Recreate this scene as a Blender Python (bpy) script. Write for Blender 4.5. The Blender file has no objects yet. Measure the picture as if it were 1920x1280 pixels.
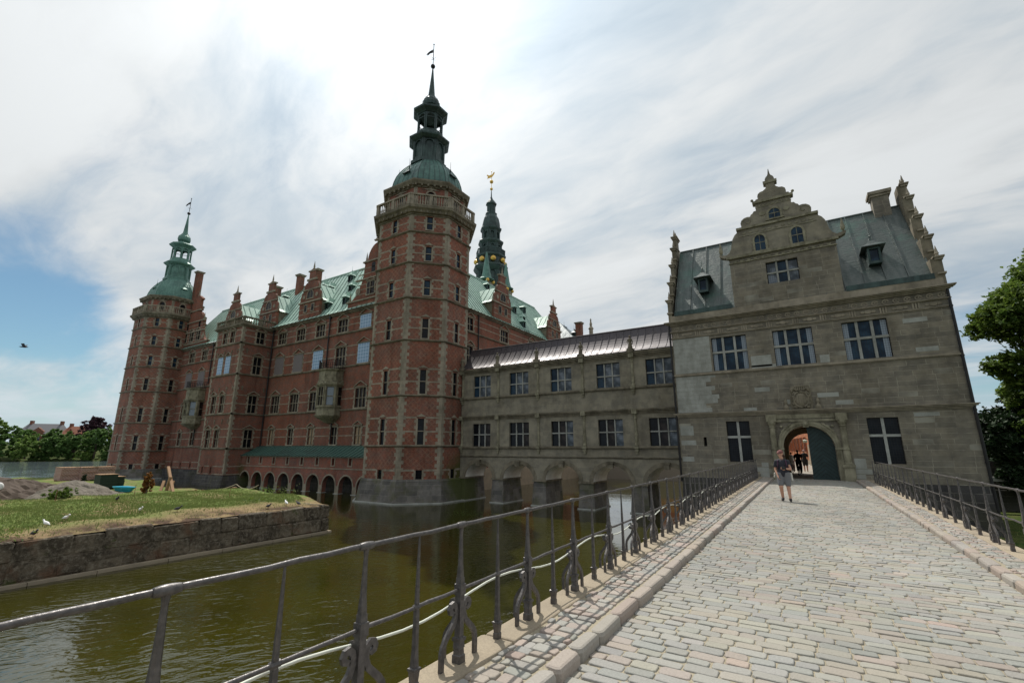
import bpy, math, random
import numpy as np
from mathutils import Vector, Matrix
R = random.Random(7)
rad = math.radians
S = bpy.context.scene
C = S.collection
# ------------------------------------------------------------ camera, world, sun
cd = bpy.data.cameras.new('camera'); cam = bpy.data.objects.new('camera', cd); C.objects.link(cam)
cd.sensor_width = 36; cd.lens = 16.0; cd.clip_start = .05; cd.clip_end = 6000
cam.location = (0, 0, 1.7); cam.rotation_euler = (rad(90+13.2), 0, rad(32.17)); S.camera = cam
SUN = Vector((-.415, .36, .836)).normalized()
elev = math.asin(SUN.z); azi = math.atan2(SUN.x, SUN.y)
sl = bpy.data.lights.new('sun', 'SUN'); sl.energy = 4.2; sl.angle = rad(.6); sl.color = (1, .95, .87)
so = bpy.data.objects.new('sun', sl); C.objects.link(so); so.rotation_euler = SUN.to_track_quat('Z', 'Y').to_euler(); so.location = (0, 0, 60)
S.view_settings.view_transform = 'Standard'; S.view_settings.look = 'None'; S.view_settings.exposure = 0.0; S.view_settings.gamma = 1
W = bpy.data.worlds.new('World'); S.world = W; W.use_nodes = True

class NT:
    """small node-graph helper"""
    def __init__(s, tree): s.t = tree; s.n = tree.nodes; s.l = tree.links
    def new(s, ty, **k):
        n = s.n.new('ShaderNode'+ty)
        for a, b in k.items(): setattr(n, a, b)
        return n
    def put(s, sock, v):
        if v is None: return
        if isinstance(v, bpy.types.NodeSocket): s.l.new(v, sock)
        elif isinstance(v, (tuple, list)) and len(v) == 3 and sock.type == 'RGBA': sock.default_value = (*v, 1)
        else: sock.default_value = v
    def m(s, op, a, b=None, c=None, clamp=False):
        n = s.new('Math', operation=op); n.use_clamp = clamp
        for i, v in enumerate((a, b, c)): s.put(n.inputs[i], v)
        return n.outputs[0]
    def vm(s, op, a, b=None):
        n = s.new('VectorMath', operation=op); s.put(n.inputs[0], a)
        if b is not None: s.put(n.inputs[1], b)
        return n.outputs['Value'] if op in ('DOT_PRODUCT', 'LENGTH', 'DISTANCE') else n.outputs[0]
    def mix(s, f, a, b, bt='MIX'):
        n = s.new('Mix', data_type='RGBA', blend_type=bt)
        s.put(n.inputs[0], f); s.put(n.inputs[6], a); s.put(n.inputs[7], b); return n.outputs[2]
    def noise(s, vec, scale, detail=4, rough=.55, dist=0, col=False):
        n = s.new('TexNoise'); s.put(n.inputs['Vector'], vec); n.inputs['Scale'].default_value = scale
        n.inputs['Detail'].default_value = detail; n.inputs['Roughness'].default_value = rough; n.inputs['Distortion'].default_value = dist
        return n.outputs[1 if col else 0]
    def ramp(s, f, a, b, lo=0., hi=1.):
        n = s.new('MapRange'); n.interpolation_type = 'SMOOTHSTEP'; s.put(n.inputs[0], f)
        for i, v in enumerate((a, b, lo, hi)): s.put(n.inputs[i+1], v)
        return n.outputs[0]
    def comb(s, x, y, z=0):
        n = s.new('CombineXYZ')
        for i, v in enumerate((x, y, z)): s.put(n.inputs[i], v)
        return n.outputs[0]
    def sep(s, v):
        n = s.new('SeparateXYZ'); s.put(n.inputs[0], v); return n.outputs

def make_world():
    g = NT(W.node_tree); W.node_tree.nodes.clear()
    d = g.vm('NORMALIZE', g.new('TexCoord').outputs['Generated'])
    x, y, z = g.sep(d)
    sky = g.new('TexSky'); sky.sky_type = 'NISHITA'; sky.sun_disc = False; sky.sun_elevation = elev; sky.sun_rotation = azi
    sky.air_density = 1.0; sky.dust_density = .6; sky.ozone_density = 1.5; sky.altitude = 20
    blue = g.vm('SCALE', sky.outputs[0]); blue.node.inputs[3].default_value = .085; blue = g.vm('MULTIPLY', blue, (.80, 1.0, 1.0))
    # clouds lie on a high plane: project the view direction on it
    zz = g.m('ADD', g.m('MAXIMUM', z, 0.0), .16)
    u = g.m('DIVIDE', x, zz); v = g.m('DIVIDE', y, zz)
    # streaks run roughly towards the upper right of the view
    a = rad(-5); ca, sa = math.cos(a), math.sin(a)
    ur = g.m('ADD', g.m('MULTIPLY', u, ca), g.m('MULTIPLY', v, sa)); vr = g.m('SUBTRACT', g.m('MULTIPLY', v, ca), g.m('MULTIPLY', u, sa))
    p1 = g.comb(g.m('MULTIPLY', ur, .55), g.m('MULTIPLY', vr, 1.0), 3.3)
    warp = g.noise(p1, 1.2, 4, .5, 0, True)
    p2 = g.vm('ADD', p1, g.vm('MULTIPLY', g.vm('SUBTRACT', warp, (.5, .5, .5)), (.55, .55, 0)))
    big = g.noise(p2, 1.0, 8, .58); fine = g.noise(g.vm('MULTIPLY', p2, (1, 1.25, 1)), 3.0, 10, .60); soft = g.noise(g.vm('ADD', p2, (5., 2., 0)), 1.7, 6, .56)
    def patch(px, py, w):     # a clearer stretch of sky in one direction of the world
        f = 853.; X = px-960; Y = f; Z = 640-py; p = rad(13.2); ya = rad(32.17)
        Y, Z = Y*math.cos(p)-Z*math.sin(p), Y*math.sin(p)+Z*math.cos(p)
        X, Y = X*math.cos(ya)-Y*math.sin(ya), X*math.sin(ya)+Y*math.cos(ya)
        D = Vector((X, Y, Z)).normalized()
        return g.ramp(g.vm('DOT_PRODUCT', d, tuple(D)), math.cos(rad(w)), 1.0, 0, 1)
    clear = g.m('ADD', g.m('MULTIPLY', patch(10, 530, 9), .29), g.m('MULTIPLY', patch(90, 680, 10), .12))
    clear = g.m('ADD', clear, g.m('MULTIPLY', patch(1850, 690, 10), .20))
    clear = g.m('ADD', clear, g.m('MULTIPLY', patch(260, 320, 9), .12)); clear = g.m('ADD', clear, g.m('MULTIPLY', patch(610, 300, 9), .10))
    clear = g.m('ADD', clear, g.m('MULTIPLY', patch(1360, 370, 10), .09))
    clear = g.m('ADD', clear, g.m('MULTIPLY', patch(-250, 900, 30), .04))
    cov = g.m('ADD', g.m('ADD', g.m('MULTIPLY', big, .62), g.m('MULTIPLY', fine, .55)), .135)
    cov = g.m('SUBTRACT', cov, clear)
    mask = g.ramp(cov, .32, .70, .0, 1)
    sd = g.m('MAXIMUM', g.vm('DOT_PRODUCT', d, tuple(SUN)), 0.)
    glow = g.m('POWER', sd, 5.0); halo = g.m('POWER', sd, 26.)
    tone = g.ramp(g.m('ADD', g.m('MULTIPLY', soft, .62), g.m('MULTIPLY', fine, .38)), .34, .64, .84, 1.10)
    br = g.m('ADD', .68, g.m('MULTIPLY', glow, .34)); br = g.m('ADD', br, g.m('MULTIPLY', halo, .7)); br = g.m('MULTIPLY', br, tone)
    tint = g.mix(g.ramp(tone, .8, 1.05), (.76, .89, 1.0), (.95, .985, 1.0))
    cl = g.vm('SCALE', tint); g.l.new(br, cl.node.inputs[3])
    col = g.mix(mask, blue, cl)
    # pale haze low over the horizon
    col = g.mix(g.ramp(z, -.02, .16, .6, 0.), col, (.52, .66, .78))
    bg = g.new('Background'); g.put(bg.inputs[0], col); bg.inputs[1].default_value = 1.0
    out = g.new('OutputWorld'); g.l.new(bg.outputs[0], out.inputs[0])
make_world()

# ------------------------------------------------------------ materials
M = {}
def mat(name, col=(.3, .3, .3), rough=.8, metal=0., spec=.4, fn=None, bump=None):
    m = bpy.data.materials.new(name); m.use_nodes = True; g = NT(m.node_tree)
    b = m.node_tree.nodes['Principled BSDF']
    b.inputs['Roughness'].default_value = rough; b.inputs['Metallic'].default_value = metal; b.inputs['Specular IOR Level'].default_value = spec
    g.put(b.inputs['Base Color'], col); g.b = b; g.mt = m
    if fn: fn(g)
    M[name] = m; return m
def uv(g): return g.new('UVMap').outputs[0]
def pos(g): return g.new('NewGeometry').outputs['Position']
def obj_co(g): return g.new('TexCoord').outputs['Object']
def bump(g, h, strength=.5, dist=.02):
    n = g.new('Bump'); n.inputs['Strength'].default_value = strength; n.inputs['Distance'].default_value = dist
    g.put(n.inputs['Height'], h); g.put(g.b.inputs['Normal'], n.outputs[0])
def mossy(g, col):      # green growth on the damp corners beside the gallery and the arcade
    n = g.m('MULTIPLY', g.noise(pos(g), 1.3, 6, .7), 2.4); k = 0.
    for c_, r_ in (((-26.2, 33.0, -1.4), 2.3), ((-58.4, 32.2, -1.2), 2.0), ((-84.5, 34.0, -1.6), 1.6)):
        k = g.m('MAXIMUM', k, g.ramp(g.m('ADD', g.vm('DISTANCE', g.vm('MULTIPLY', pos(g), (1, 1, .8)), (c_[0], c_[1], c_[2]*.8)), n), r_, r_+1.5, .85, 0))
    return g.mix(k, col, (.065, .080, .018))
def bricks(g, vec, bw, rh, mort, c1, c2, cm, off=.5, bias=0., smooth=.1):
    n = g.new('TexBrick'); g.put(n.inputs['Vector'], vec); n.inputs['Scale'].default_value = 1
    n.inputs['Brick Width'].default_value = bw; n.inputs['Row Height'].default_value = rh; n.inputs['Mortar Size'].default_value = mort
    n.inputs['Bias'].default_value = bias; n.inputs['Mortar Smooth'].default_value = smooth; n.offset = off
    for i, c in zip((1, 2, 3), (c1, c2, cm)): g.put(n.inputs[i], c)
    return n
def weather(g, col, amt=.35, sc=.5, lo=(.35, .32, .28)):
    n = g.noise(pos(g), sc, 6, .62); n2 = g.noise(g.vm('MULTIPLY', pos(g), (1, 1, .25)), sc*3, 5, .6)
    f = g.ramp(g.m('ADD', g.m('MULTIPLY', n, .55), g.m('MULTIPLY', n2, .45)), .40, .66)
    return g.mix(g.m('MULTIPLY', f, amt), col, g.mix(1., col, lo, 'MULTIPLY'))
def brick_mat(name, c1, c2, cm, diaper=0., bw=.24, rh=.08):
    def fn(g):
        U = uv(g); n = bricks(g, U, bw, rh, .012, c1, c2, cm)
        col = g.mix(g.ramp(g.noise(U, 2.2, 5, .65), .35, .68), n.outputs[0], g.mix(1., n.outputs[0], (1.35, .92, .80), 'MULTIPLY'))
        col = g.mix(g.ramp(g.noise(U, 9., 3, .6), .42, .62, 0, .55), col, g.mix(1., col, (.60, .58, .62), 'MULTIPLY'))
        if diaper:
            x, y, z = g.sep(U)
            a = g.m('FRACT', g.m('DIVIDE', g.m('ADD', x, y), .46)); b_ = g.m('FRACT', g.m('DIVIDE', g.m('SUBTRACT', x, y), .46))
            k = g.m('MAXIMUM', g.ramp(g.m('ABSOLUTE', g.m('SUBTRACT', a, .5)), .10, .17, 1, 0), g.ramp(g.m('ABSOLUTE', g.m('SUBTRACT', b_, .5)), .10, .17, 1, 0))
            k = g.m('MULTIPLY', k, g.ramp(g.noise(U, 1.2, 3), .38, .62, .25, 1))
            col = g.mix(g.m('MULTIPLY', k, diaper), col, (.40, .27, .19))
        col = g.mix(g.ramp(g.noise(pos(g), .16, 4, .6), .42, .60, 0, .75), col, g.mix(1., col, (1.12, .93, .82), 'MULTIPLY'))
        col = g.mix(g.ramp(g.noise(g.vm('MULTIPLY', pos(g), (1, 1, .18)), .9, 5, .6), .52, .70, 0, .6), col, g.mix(1., col, (.52, .50, .50), 'MULTIPLY'))
        col = mossy(g, weather(g, col, .5, .35)); g.put(g.b.inputs['Base Color'], col)
        bump(g, n.outputs[1], -.4, .01)
    mat(name, rough=.88, spec=.25, fn=fn)
brick_mat('brick', (.200, .095, .073), (.135, .065, .054), (.24, .175, .13))
brick_mat('brick_diaper', (.202, .094, .072), (.136, .064, .053), (.23, .165, .125), .26)
brick_mat('brick_pale', (.23, .10, .075), (.16, .075, .060), (.24, .19, .16))
brick_mat('brick_orange', (.42, .19, .085), (.34, .14, .06), (.38, .28, .2))
def stone_mat(name, c, c2, rough=.85, dirt=.55, sc=.7):
    def fn(g):
        P_ = pos(g); col = g.mix(g.ramp(g.noise(P_, 2.3, 6, .6), .35, .68), c, c2)
        g.put(g.b.inputs['Base Color'], weather(g, col, dirt, sc, (.30, .29, .25)))
        bump(g, g.noise(P_, 22, 5, .6), .35, .012)
    mat(name, rough=rough, spec=.25, fn=fn)
stone_mat('sandstone', (.325, .285, .218), (.24, .212, .163))
stone_mat('sandstone_dark', (.235, .205, .150), (.165, .148, .11), dirt=.7)
stone_mat('oriel_stone', (.30, .28, .20), (.22, .205, .145), dirt=.75, sc=1.6)
stone_mat('pale_stone', (.42, .43, .40), (.34, .35, .33), dirt=.3)
stone_mat('mullion_stone', (.36, .365, .34), (.27, .275, .25), dirt=.4)
def ashlar(name, c1, c2, cm, bw, rh, mort=.012, dirt=.5, patch=None, moss=0., vary=.75, b=.5):
    def fn(g):
        U = uv(g); x, y, z = g.sep(U)
        U2 = g.comb(g.m('ADD', x, g.m('MULTIPLY', g.m('SINE', g.m('MULTIPLY', g.m('FLOOR', g.m('DIVIDE', y, rh)), 2.7)), .21)), y)
        n = bricks(g, U2, bw, rh, mort, (0, 0, 0), (1, 1, 1), (.5, .5, .5)); s = n.outputs[0]
        r = g.m('MULTIPLY', g.sep(s)[0], 1.0)
        col = g.mix(r, c1, c2)
        col = g.mix(g.ramp(g.noise(U, 1.3, 5, .65), .38, .66), col, g.mix(1., col, (.70, .71, .74), 'MULTIPLY'))
        if patch: col = g.mix(g.m('MULTIPLY', g.ramp(r, .90, .93), g.ramp(g.noise(U, .45, 2), .46, .60)), col, patch)
        mo = g.m('MULTIPLY', n.outputs[1], g.ramp(g.noise(U, 1.9, 2), .36, .6, .1, 1))
        col = g.mix(g.m('MULTIPLY', mo, vary), col, cm)
        col = weather(g, col, dirt, .5)
        if moss: col = g.mix(g.m('MULTIPLY', g.ramp(g.noise(pos(g), .8, 5), .48, .62), moss), col, (.07, .075, .02))
        g.put(g.b.inputs['Base Color'], mossy(g, col) if moss else col)
        bump(g, g.m('SUBTRACT', g.noise(U, 14, 4), g.m('MULTIPLY', n.outputs[1], b)), .6, .02)
    mat(name, rough=.88, spec=.25, fn=fn)
ashlar('ashlar', (.255, .228, .175), (.195, .178, .142), (.37, .34, .27), .78, .27, .009, patch=(.31, .30, .25), vary=1.)
ashlar('ashlar_smooth', (.30, .272, .205), (.25, .228, .176), (.36, .33, .26), .9, .30, .007, vary=.6, dirt=.5)
ashlar('granite', (.21, .195, .175), (.13, .125, .115), (.22, .21, .19), .95, .42, .018, moss=.45)
ashlar('granite_dark', (.10, .095, .09), (.06, .058, .058), (.20, .19, .17), .7, .40, .016, moss=.2)
def oldw(g):
    rn = g.new('NewGeometry').outputs['Random Per Island']; P_ = pos(g)
    col = g.mix(rn, (.105, .085, .062), (.20, .165, .118)); col = g.mix(g.ramp(g.noise(P_, 1.6, 6, .7), .38, .62), col, g.mix(1., col, (.42, .42, .42), 'MULTIPLY'))
    col = g.mix(g.ramp(g.noise(P_, 7, 6, .7), .45, .68, 0, .8), col, (.25, .22, .17)); col = g.mix(g.ramp(g.noise(P_, .7, 5, .6), .52, .64, 0, .7), col, (.14, .075, .045))
    col = g.mix(g.ramp(g.noise(P_, 1.1, 6, .7), .60, .68, 0, .8), col, (.06, .075, .02)); g.put(g.b.inputs['Base Color'], col); bump(g, g.noise(P_, 6, 8, .68), 1., .09)
mat('old_wall', rough=.92, spec=.2, fn=oldw)
stone_mat('restored', (.36, .37, .34), (.29, .295, .265), dirt=.35)
def copper(name, c, c2, seam=0., rough=.42, crinkle=.2, metal=.25, cross=0., wear=(.10, .12, .11), wamt=.4, spec=.5):
    def fn(g):
        U = uv(g); x, y, z = g.sep(U); n = g.noise(U, .9, 6, .62); n2 = g.noise(g.vm('MULTIPLY', U, (3., .5, 1)), 1.6, 5, .6)
        col = g.mix(g.ramp(g.m('ADD', g.m('MULTIPLY', n, .5), g.m('MULTIPLY', n2, .5)), .38, .64), c, c2)
        col = g.mix(g.m('MULTIPLY', g.ramp(g.noise(pos(g), .45, 6, .7), .48, .66), wamt), col, wear)
        h = g.noise(g.vm('MULTIPLY', U, (1.2, 3.2, 1)), 2.2, 4, .6)
        if seam:
            f = g.m('ABSOLUTE', g.m('SUBTRACT', g.m('FRACT', g.m('DIVIDE', x, seam)), .5)); k = g.ramp(f, .0, .055, 1, 0)
            col = g.mix(g.m('MULTIPLY', k, .65), col, (.03, .05, .045))
        if cross:
            row = g.m('FLOOR', g.m('DIVIDE', x, max(seam, .9))); f = g.m('ABSOLUTE', g.m('SUBTRACT', g.m('FRACT', g.m('ADD', g.m('DIVIDE', y, cross), g.m('MULTIPLY', row, .37))), .5))
            col = g.mix(g.ramp(f, .0, .02, .45, 0), col, (.04, .06, .055))
        g.put(g.b.inputs['Base Color'], col); g.put(g.b.inputs['Roughness'], g.ramp(n2, .35, .65, rough-.06, rough+.14))
        bump(g, h, crinkle, .05)
    mat(name, rough=rough, metal=metal, spec=spec, fn=fn)
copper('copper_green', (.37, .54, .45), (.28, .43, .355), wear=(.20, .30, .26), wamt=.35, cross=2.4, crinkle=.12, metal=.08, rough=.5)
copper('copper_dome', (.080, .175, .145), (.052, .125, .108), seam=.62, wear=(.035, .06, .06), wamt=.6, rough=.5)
copper('copper_dark', (.040, .075, .068), (.022, .042, .040), wear=(.02, .03, .032), wamt=.7, rough=.5)  # near tower's lantern and spire use it to carry backlit darkness as colour
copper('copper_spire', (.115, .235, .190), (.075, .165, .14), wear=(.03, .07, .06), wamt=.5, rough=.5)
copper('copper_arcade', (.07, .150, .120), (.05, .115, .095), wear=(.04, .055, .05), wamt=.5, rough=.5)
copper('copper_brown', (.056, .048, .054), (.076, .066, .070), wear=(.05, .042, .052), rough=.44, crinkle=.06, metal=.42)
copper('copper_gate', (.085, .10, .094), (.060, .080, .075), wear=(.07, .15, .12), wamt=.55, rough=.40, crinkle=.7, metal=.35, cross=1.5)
copper('slate_grey', (.12, .15, .16), (.09, .12, .13), wamt=.2, rough=.5)
def glass_mat(name, c, lat=.115, lead=(.015, .015, .015), rough=.07, lf=.8, w=.12, spec=.6, tint2=None):
    def fn(g):
        U = uv(g); x, y, z = g.sep(U)
        fx = g.m('ABSOLUTE', g.m('SUBTRACT', g.m('FRACT', g.m('DIVIDE', x, lat)), .5)); fy = g.m('ABSOLUTE', g.m('SUBTRACT', g.m('FRACT', g.m('DIVIDE', y, lat*1.15)), .5))
        k = g.m('MAXIMUM', g.ramp(fx, .5-w, .5, 0, 1), g.ramp(fy, .5-w, .5, 0, 1))
        base = c if tint2 is None else g.mix(g.ramp(g.noise(U, 1.3, 2), .4, .6), c, tint2)
        g.put(g.b.inputs['Base Color'], g.mix(g.m('MULTIPLY', k, lf), base, lead))
        g.put(g.b.inputs['Roughness'], g.m('ADD', g.m('MULTIPLY', k, .5), rough))
        cell = g.new('TexWhiteNoise', noise_dimensions='2D'); g.put(cell.inputs[0], g.comb(g.m('FLOOR', g.m('DIVIDE', x, lat)), g.m('FLOOR', g.m('DIVIDE', y, lat*1.15))))
        bump(g, g.m('MULTIPLY', cell.outputs[0], g.m('ADD', x, y)), .05, .05)
    mat(name, rough=rough, spec=spec, fn=fn)
glass_mat('glass_dark', (.003, .004, .006), tint2=(.008, .011, .015), spec=.16, rough=.04)
glass_mat('glass_blue', (.006, .020, .040), tint2=(.020, .050, .085), spec=.16)
glass_mat('glass_curtain', (.22, .27, .32), lead=(.03, .04, .05), rough=.15, w=.16)
glass_mat('glass_grey', (.030, .045, .060), tint2=(.17, .20, .24), rough=.10, spec=.35)
glass_mat('glass_brown', (.010, .008, .008), tint2=(.045, .034, .030), spec=.16)
mat('sheet_blue', (.40, .53, .68), .7, fn=lambda g: g.put(g.b.inputs['Base Color'], g.mix(g.m('MAXIMUM', g.ramp(g.m('ABSOLUTE', g.m('SUBTRACT', g.m('FRACT', g.m('DIVIDE', g.sep(uv(g))[0], .42)), .5)), .38, .46), g.ramp(g.m('ABSOLUTE', g.m('SUBTRACT', g.m('FRACT', g.m('DIVIDE', g.sep(uv(g))[1], .38)), .5)), .38, .46)), (.22, .33, .48), (.42, .55, .70))))
mat('sheet_grey', (.16, .14, .14), .8)
mat('board', (.33, .24, .15), .8, fn=lambda g: g.put(g.b.inputs['Base Color'], g.mix(g.ramp(g.m('FRACT', g.m('DIVIDE', g.sep(uv(g))[1], .3)), .0, .12), (.13, .085, .05), (.33, .24, .15))))
stone_mat('soffit_bounce_white', (.78, .76, .70), (.66, .64, .58), dirt=.12)  # near-white albedo stands in for light bounced up from the moat
mat('void', (.012, .011, .010), .9)
def iron(g):
    n = g.noise(pos(g), 26, 6, .65)
    g.put(g.b.inputs['Base Color'], g.mix(g.ramp(n, .35, .7), (.062, .057, .056), (.115, .105, .102)))
    g.put(g.b.inputs['Roughness'], g.ramp(g.noise(pos(g), 60, 4), .3, .7, .30, .52)); bump(g, g.noise(pos(g), 45, 4, .6), .4, .006)
mat('iron', metal=.35, spec=.6, fn=iron)
mat('black_iron', (.02, .019, .019), .5, .3)
mat('gold', (.62, .40, .10), .32, .9)
mat('white_hose', (.62, .64, .56), .45)
mat('door_paint', rough=.55, fn=lambda g: g.put(g.b.inputs['Base Color'], g.mix(g.ramp(g.noise(pos(g), 3, 5), .35, .7), (.011, .029, .029), (.018, .040, .040))))
def granular(name, a, b_, c3=None, sc=9, bs=.5, rough=.85, attr=None):
    def fn(g):
        P_ = pos(g); col = g.mix(g.ramp(g.noise(P_, sc*6, 5, .7), .35, .68), a, b_)
        col = g.mix(g.ramp(g.noise(P_, sc*.15, 5, .6), .35, .7, 0, .6), col, c3 or a)
        if attr:
            at = g.new('Attribute', attribute_name=attr); col = g.mix(1., col, at.outputs['Color'], 'MULTIPLY')
        g.put(g.b.inputs['Base Color'], col); bump(g, g.noise(P_, sc*3, 6, .7), bs, .01)
    mat(name, rough=rough, spec=.3, fn=fn)
granular('sett_stone', (.92, .92, .92), (.74, .74, .74), attr='tone', rough=.68)
granular('joint_sand', (.33, .29, .21), (.22, .19, .135))
granular('kerb_stone', (.95, .95, .95), (.76, .75, .74), attr='tone', rough=.75)
granular('coping', (.36, .30, .215), (.27, .225, .165), (.22, .185, .14), rough=.85)
granular('soil', (.082, .058, .042), (.045, .031, .023), (.11, .082, .06), sc=2, bs=1.)
granular('gravel', (.19, .165, .13), (.09, .078, .064), (.14, .12, .095), sc=3, bs=1.)
granular('wood', (.33, .20, .11), (.22, .13, .07), sc=2)
granular('courtyard', (.33, .30, .25), (.22, .20, .17), sc=3)
def grass_ground(g):
    P_ = pos(g); n = g.noise(P_, .35, 6, .65); n2 = g.noise(P_, 3.0, 6, .7); y = g.sep(P_)
    col = g.mix(g.ramp(n2, .35, .7), (.10, .155, .036), (.19, .215, .068))
    edge = g.ramp(g.m('ADD', y[0], g.m('MULTIPLY', n, 7.)), -22.0, -19.2)    # dry trodden strip along the wall
    dry = g.m('MAXIMUM', g.ramp(g.m('ADD', g.m('MULTIPLY', n, .6), g.m('MULTIPLY', n2, .4)), .50, .60), edge)
    col = g.mix(dry, col, g.mix(g.ramp(n2, .3, .7), (.30, .22, .12), (.20, .145, .08)))
    dug = g.m('MULTIPLY', g.ramp(y[0], -23.7, -22.9), g.ramp(g.noise(P_, 1.1, 5, .7), .40, .56))
    g.put(g.b.inputs['Base Color'], g.mix(dug, col, (.085, .055, .038)))
    bump(g, g.noise(P_, 9, 6, .7), 1., .08)
mat('grass_ground', rough=.95, spec=.1, fn=grass_ground)
mat('dark_grass', rough=.95, spec=.1, fn=lambda g: g.put(g.b.inputs['Base Color'], g.mix(g.ramp(g.noise(pos(g), 1.2, 6), .35, .7), (.035, .065, .012), (.085, .09, .03))))
def leafm(name, a, b_, trans=.25):
    def fn(g):
        rn = g.new('NewGeometry').outputs['Random Per Island']
        col = g.mix(rn, a, b_); col = g.mix(g.ramp(g.noise(pos(g), .5, 3), .35, .65, 0, .45), col, b_)
        g.put(g.b.inputs['Base Color'], col); t = g.new('BsdfTranslucent'); g.put(t.inputs[0], col)
        mx = g.new('MixShader'); mx.inputs[0].default_value = trans
        out = [n for n in g.n if n.type == 'OUTPUT_MATERIAL'][0]
        g.l.new(g.b.outputs[0], mx.inputs[1]); g.l.new(t.outputs[0], mx.inputs[2]); g.l.new(mx.outputs[0], out.inputs[0])
    mat(name, rough=.6, spec=.25, fn=fn)
leafm('leaf', (.18, .25, .042), (.055, .105, .02), .4); leafm('leaf_far', (.13, .22, .055), (.065, .13, .035), .35)
leafm('leaf_light', (.21, .30, .07), (.11, .19, .045), .35); leafm('leaf_dark', (.035, .065, .024), (.016, .034, .015), .2)
leafm('leaf_copper', (.085, .042, .055), (.045, .024, .034), .25); leafm('leaf_rust', (.30, .14, .035), (.17, .07, .02)); leafm('blade', (.10, .165, .035), (.19, .215, .07), .3)
mat('bark', (.09, .07, .05), .9)
def water(g):
    P_ = pos(g); x, y, z = g.sep(P_)
    a = rad(58); u = g.m('ADD', g.m('MULTIPLY', x, math.cos(a)), g.m('MULTIPLY', y, math.sin(a))); v = g.m('SUBTRACT', g.m('MULTIPLY', y, math.cos(a)), g.m('MULTIPLY', x, math.sin(a)))
    q = g.comb(g.m('MULTIPLY', u, .5), v, 0)
    h = g.m('ADD', g.noise(q, 3.6, 2, .5, .8), g.m('MULTIPLY', g.noise(q, 12, 3, .5, .4), .16))
    calm = g.ramp(g.noise(P_, .13, 3, .5), .36, .62, .25, 1.)
    n = g.new('Bump'); n.inputs['Distance'].default_value = .13; g.put(n.inputs['Strength'], g.m('MULTIPLY', g.m('MULTIPLY', calm, .50), g.ramp(y, 9., 25., 1., .22))); g.put(n.inputs['Height'], h); g.l.new(n.outputs[0], g.b.inputs['Normal'])
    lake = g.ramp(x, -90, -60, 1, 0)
    g.put(g.b.inputs['Base Color'], g.mix(lake, g.mix(g.ramp(g.noise(P_, .3, 4), .35, .7), (.031, .030, .0022), (.022, .022, .0028)), (.15, .19, .21)))  # paler lake base: sky reflection put into the colour
    g.b.inputs['IOR'].default_value = 1.6
mat('water', rough=.03, spec=.5, fn=water)
for n_, c_ in dict(skin=(.48, .27, .19), navy=(.022, .024, .034), grey_cloth=(.15, .155, .165), cap=(.19, .075, .07), hair=(.05, .022, .014), shoe=(.018, .017, .018),
                   strap=(.06, .025, .05), pale_cloth=(.55, .53, .48), black_cloth=(.012, .012, .013), rose=(.50, .36, .36), blue_plastic=(.03, .33, .45), feather=(.75, .75, .74),
                   pigeon=(.05, .05, .06), red_plastic=(.4, .06, .03), green_pack=(.02, .035, .022), lamp=(.45, .48, .40), rope=(.45, .38, .27), rubber=(.02, .02, .02)).items(): mat(n_, c_, .8)
mat('camera_body', (.015, .015, .016), .35)
mat('brick_pack', rough=.9, fn=lambda g: g.put(g.b.inputs['Base Color'], bricks(g, uv(g), .25, .12, .02, (.36, .17, .14), (.24, .12, .10), (.45, .36, .33)).outputs[0]))
mat('roof_tile', (.22, .085, .05), .85); mat('roof_grey', (.13, .13, .14), .8)

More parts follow.
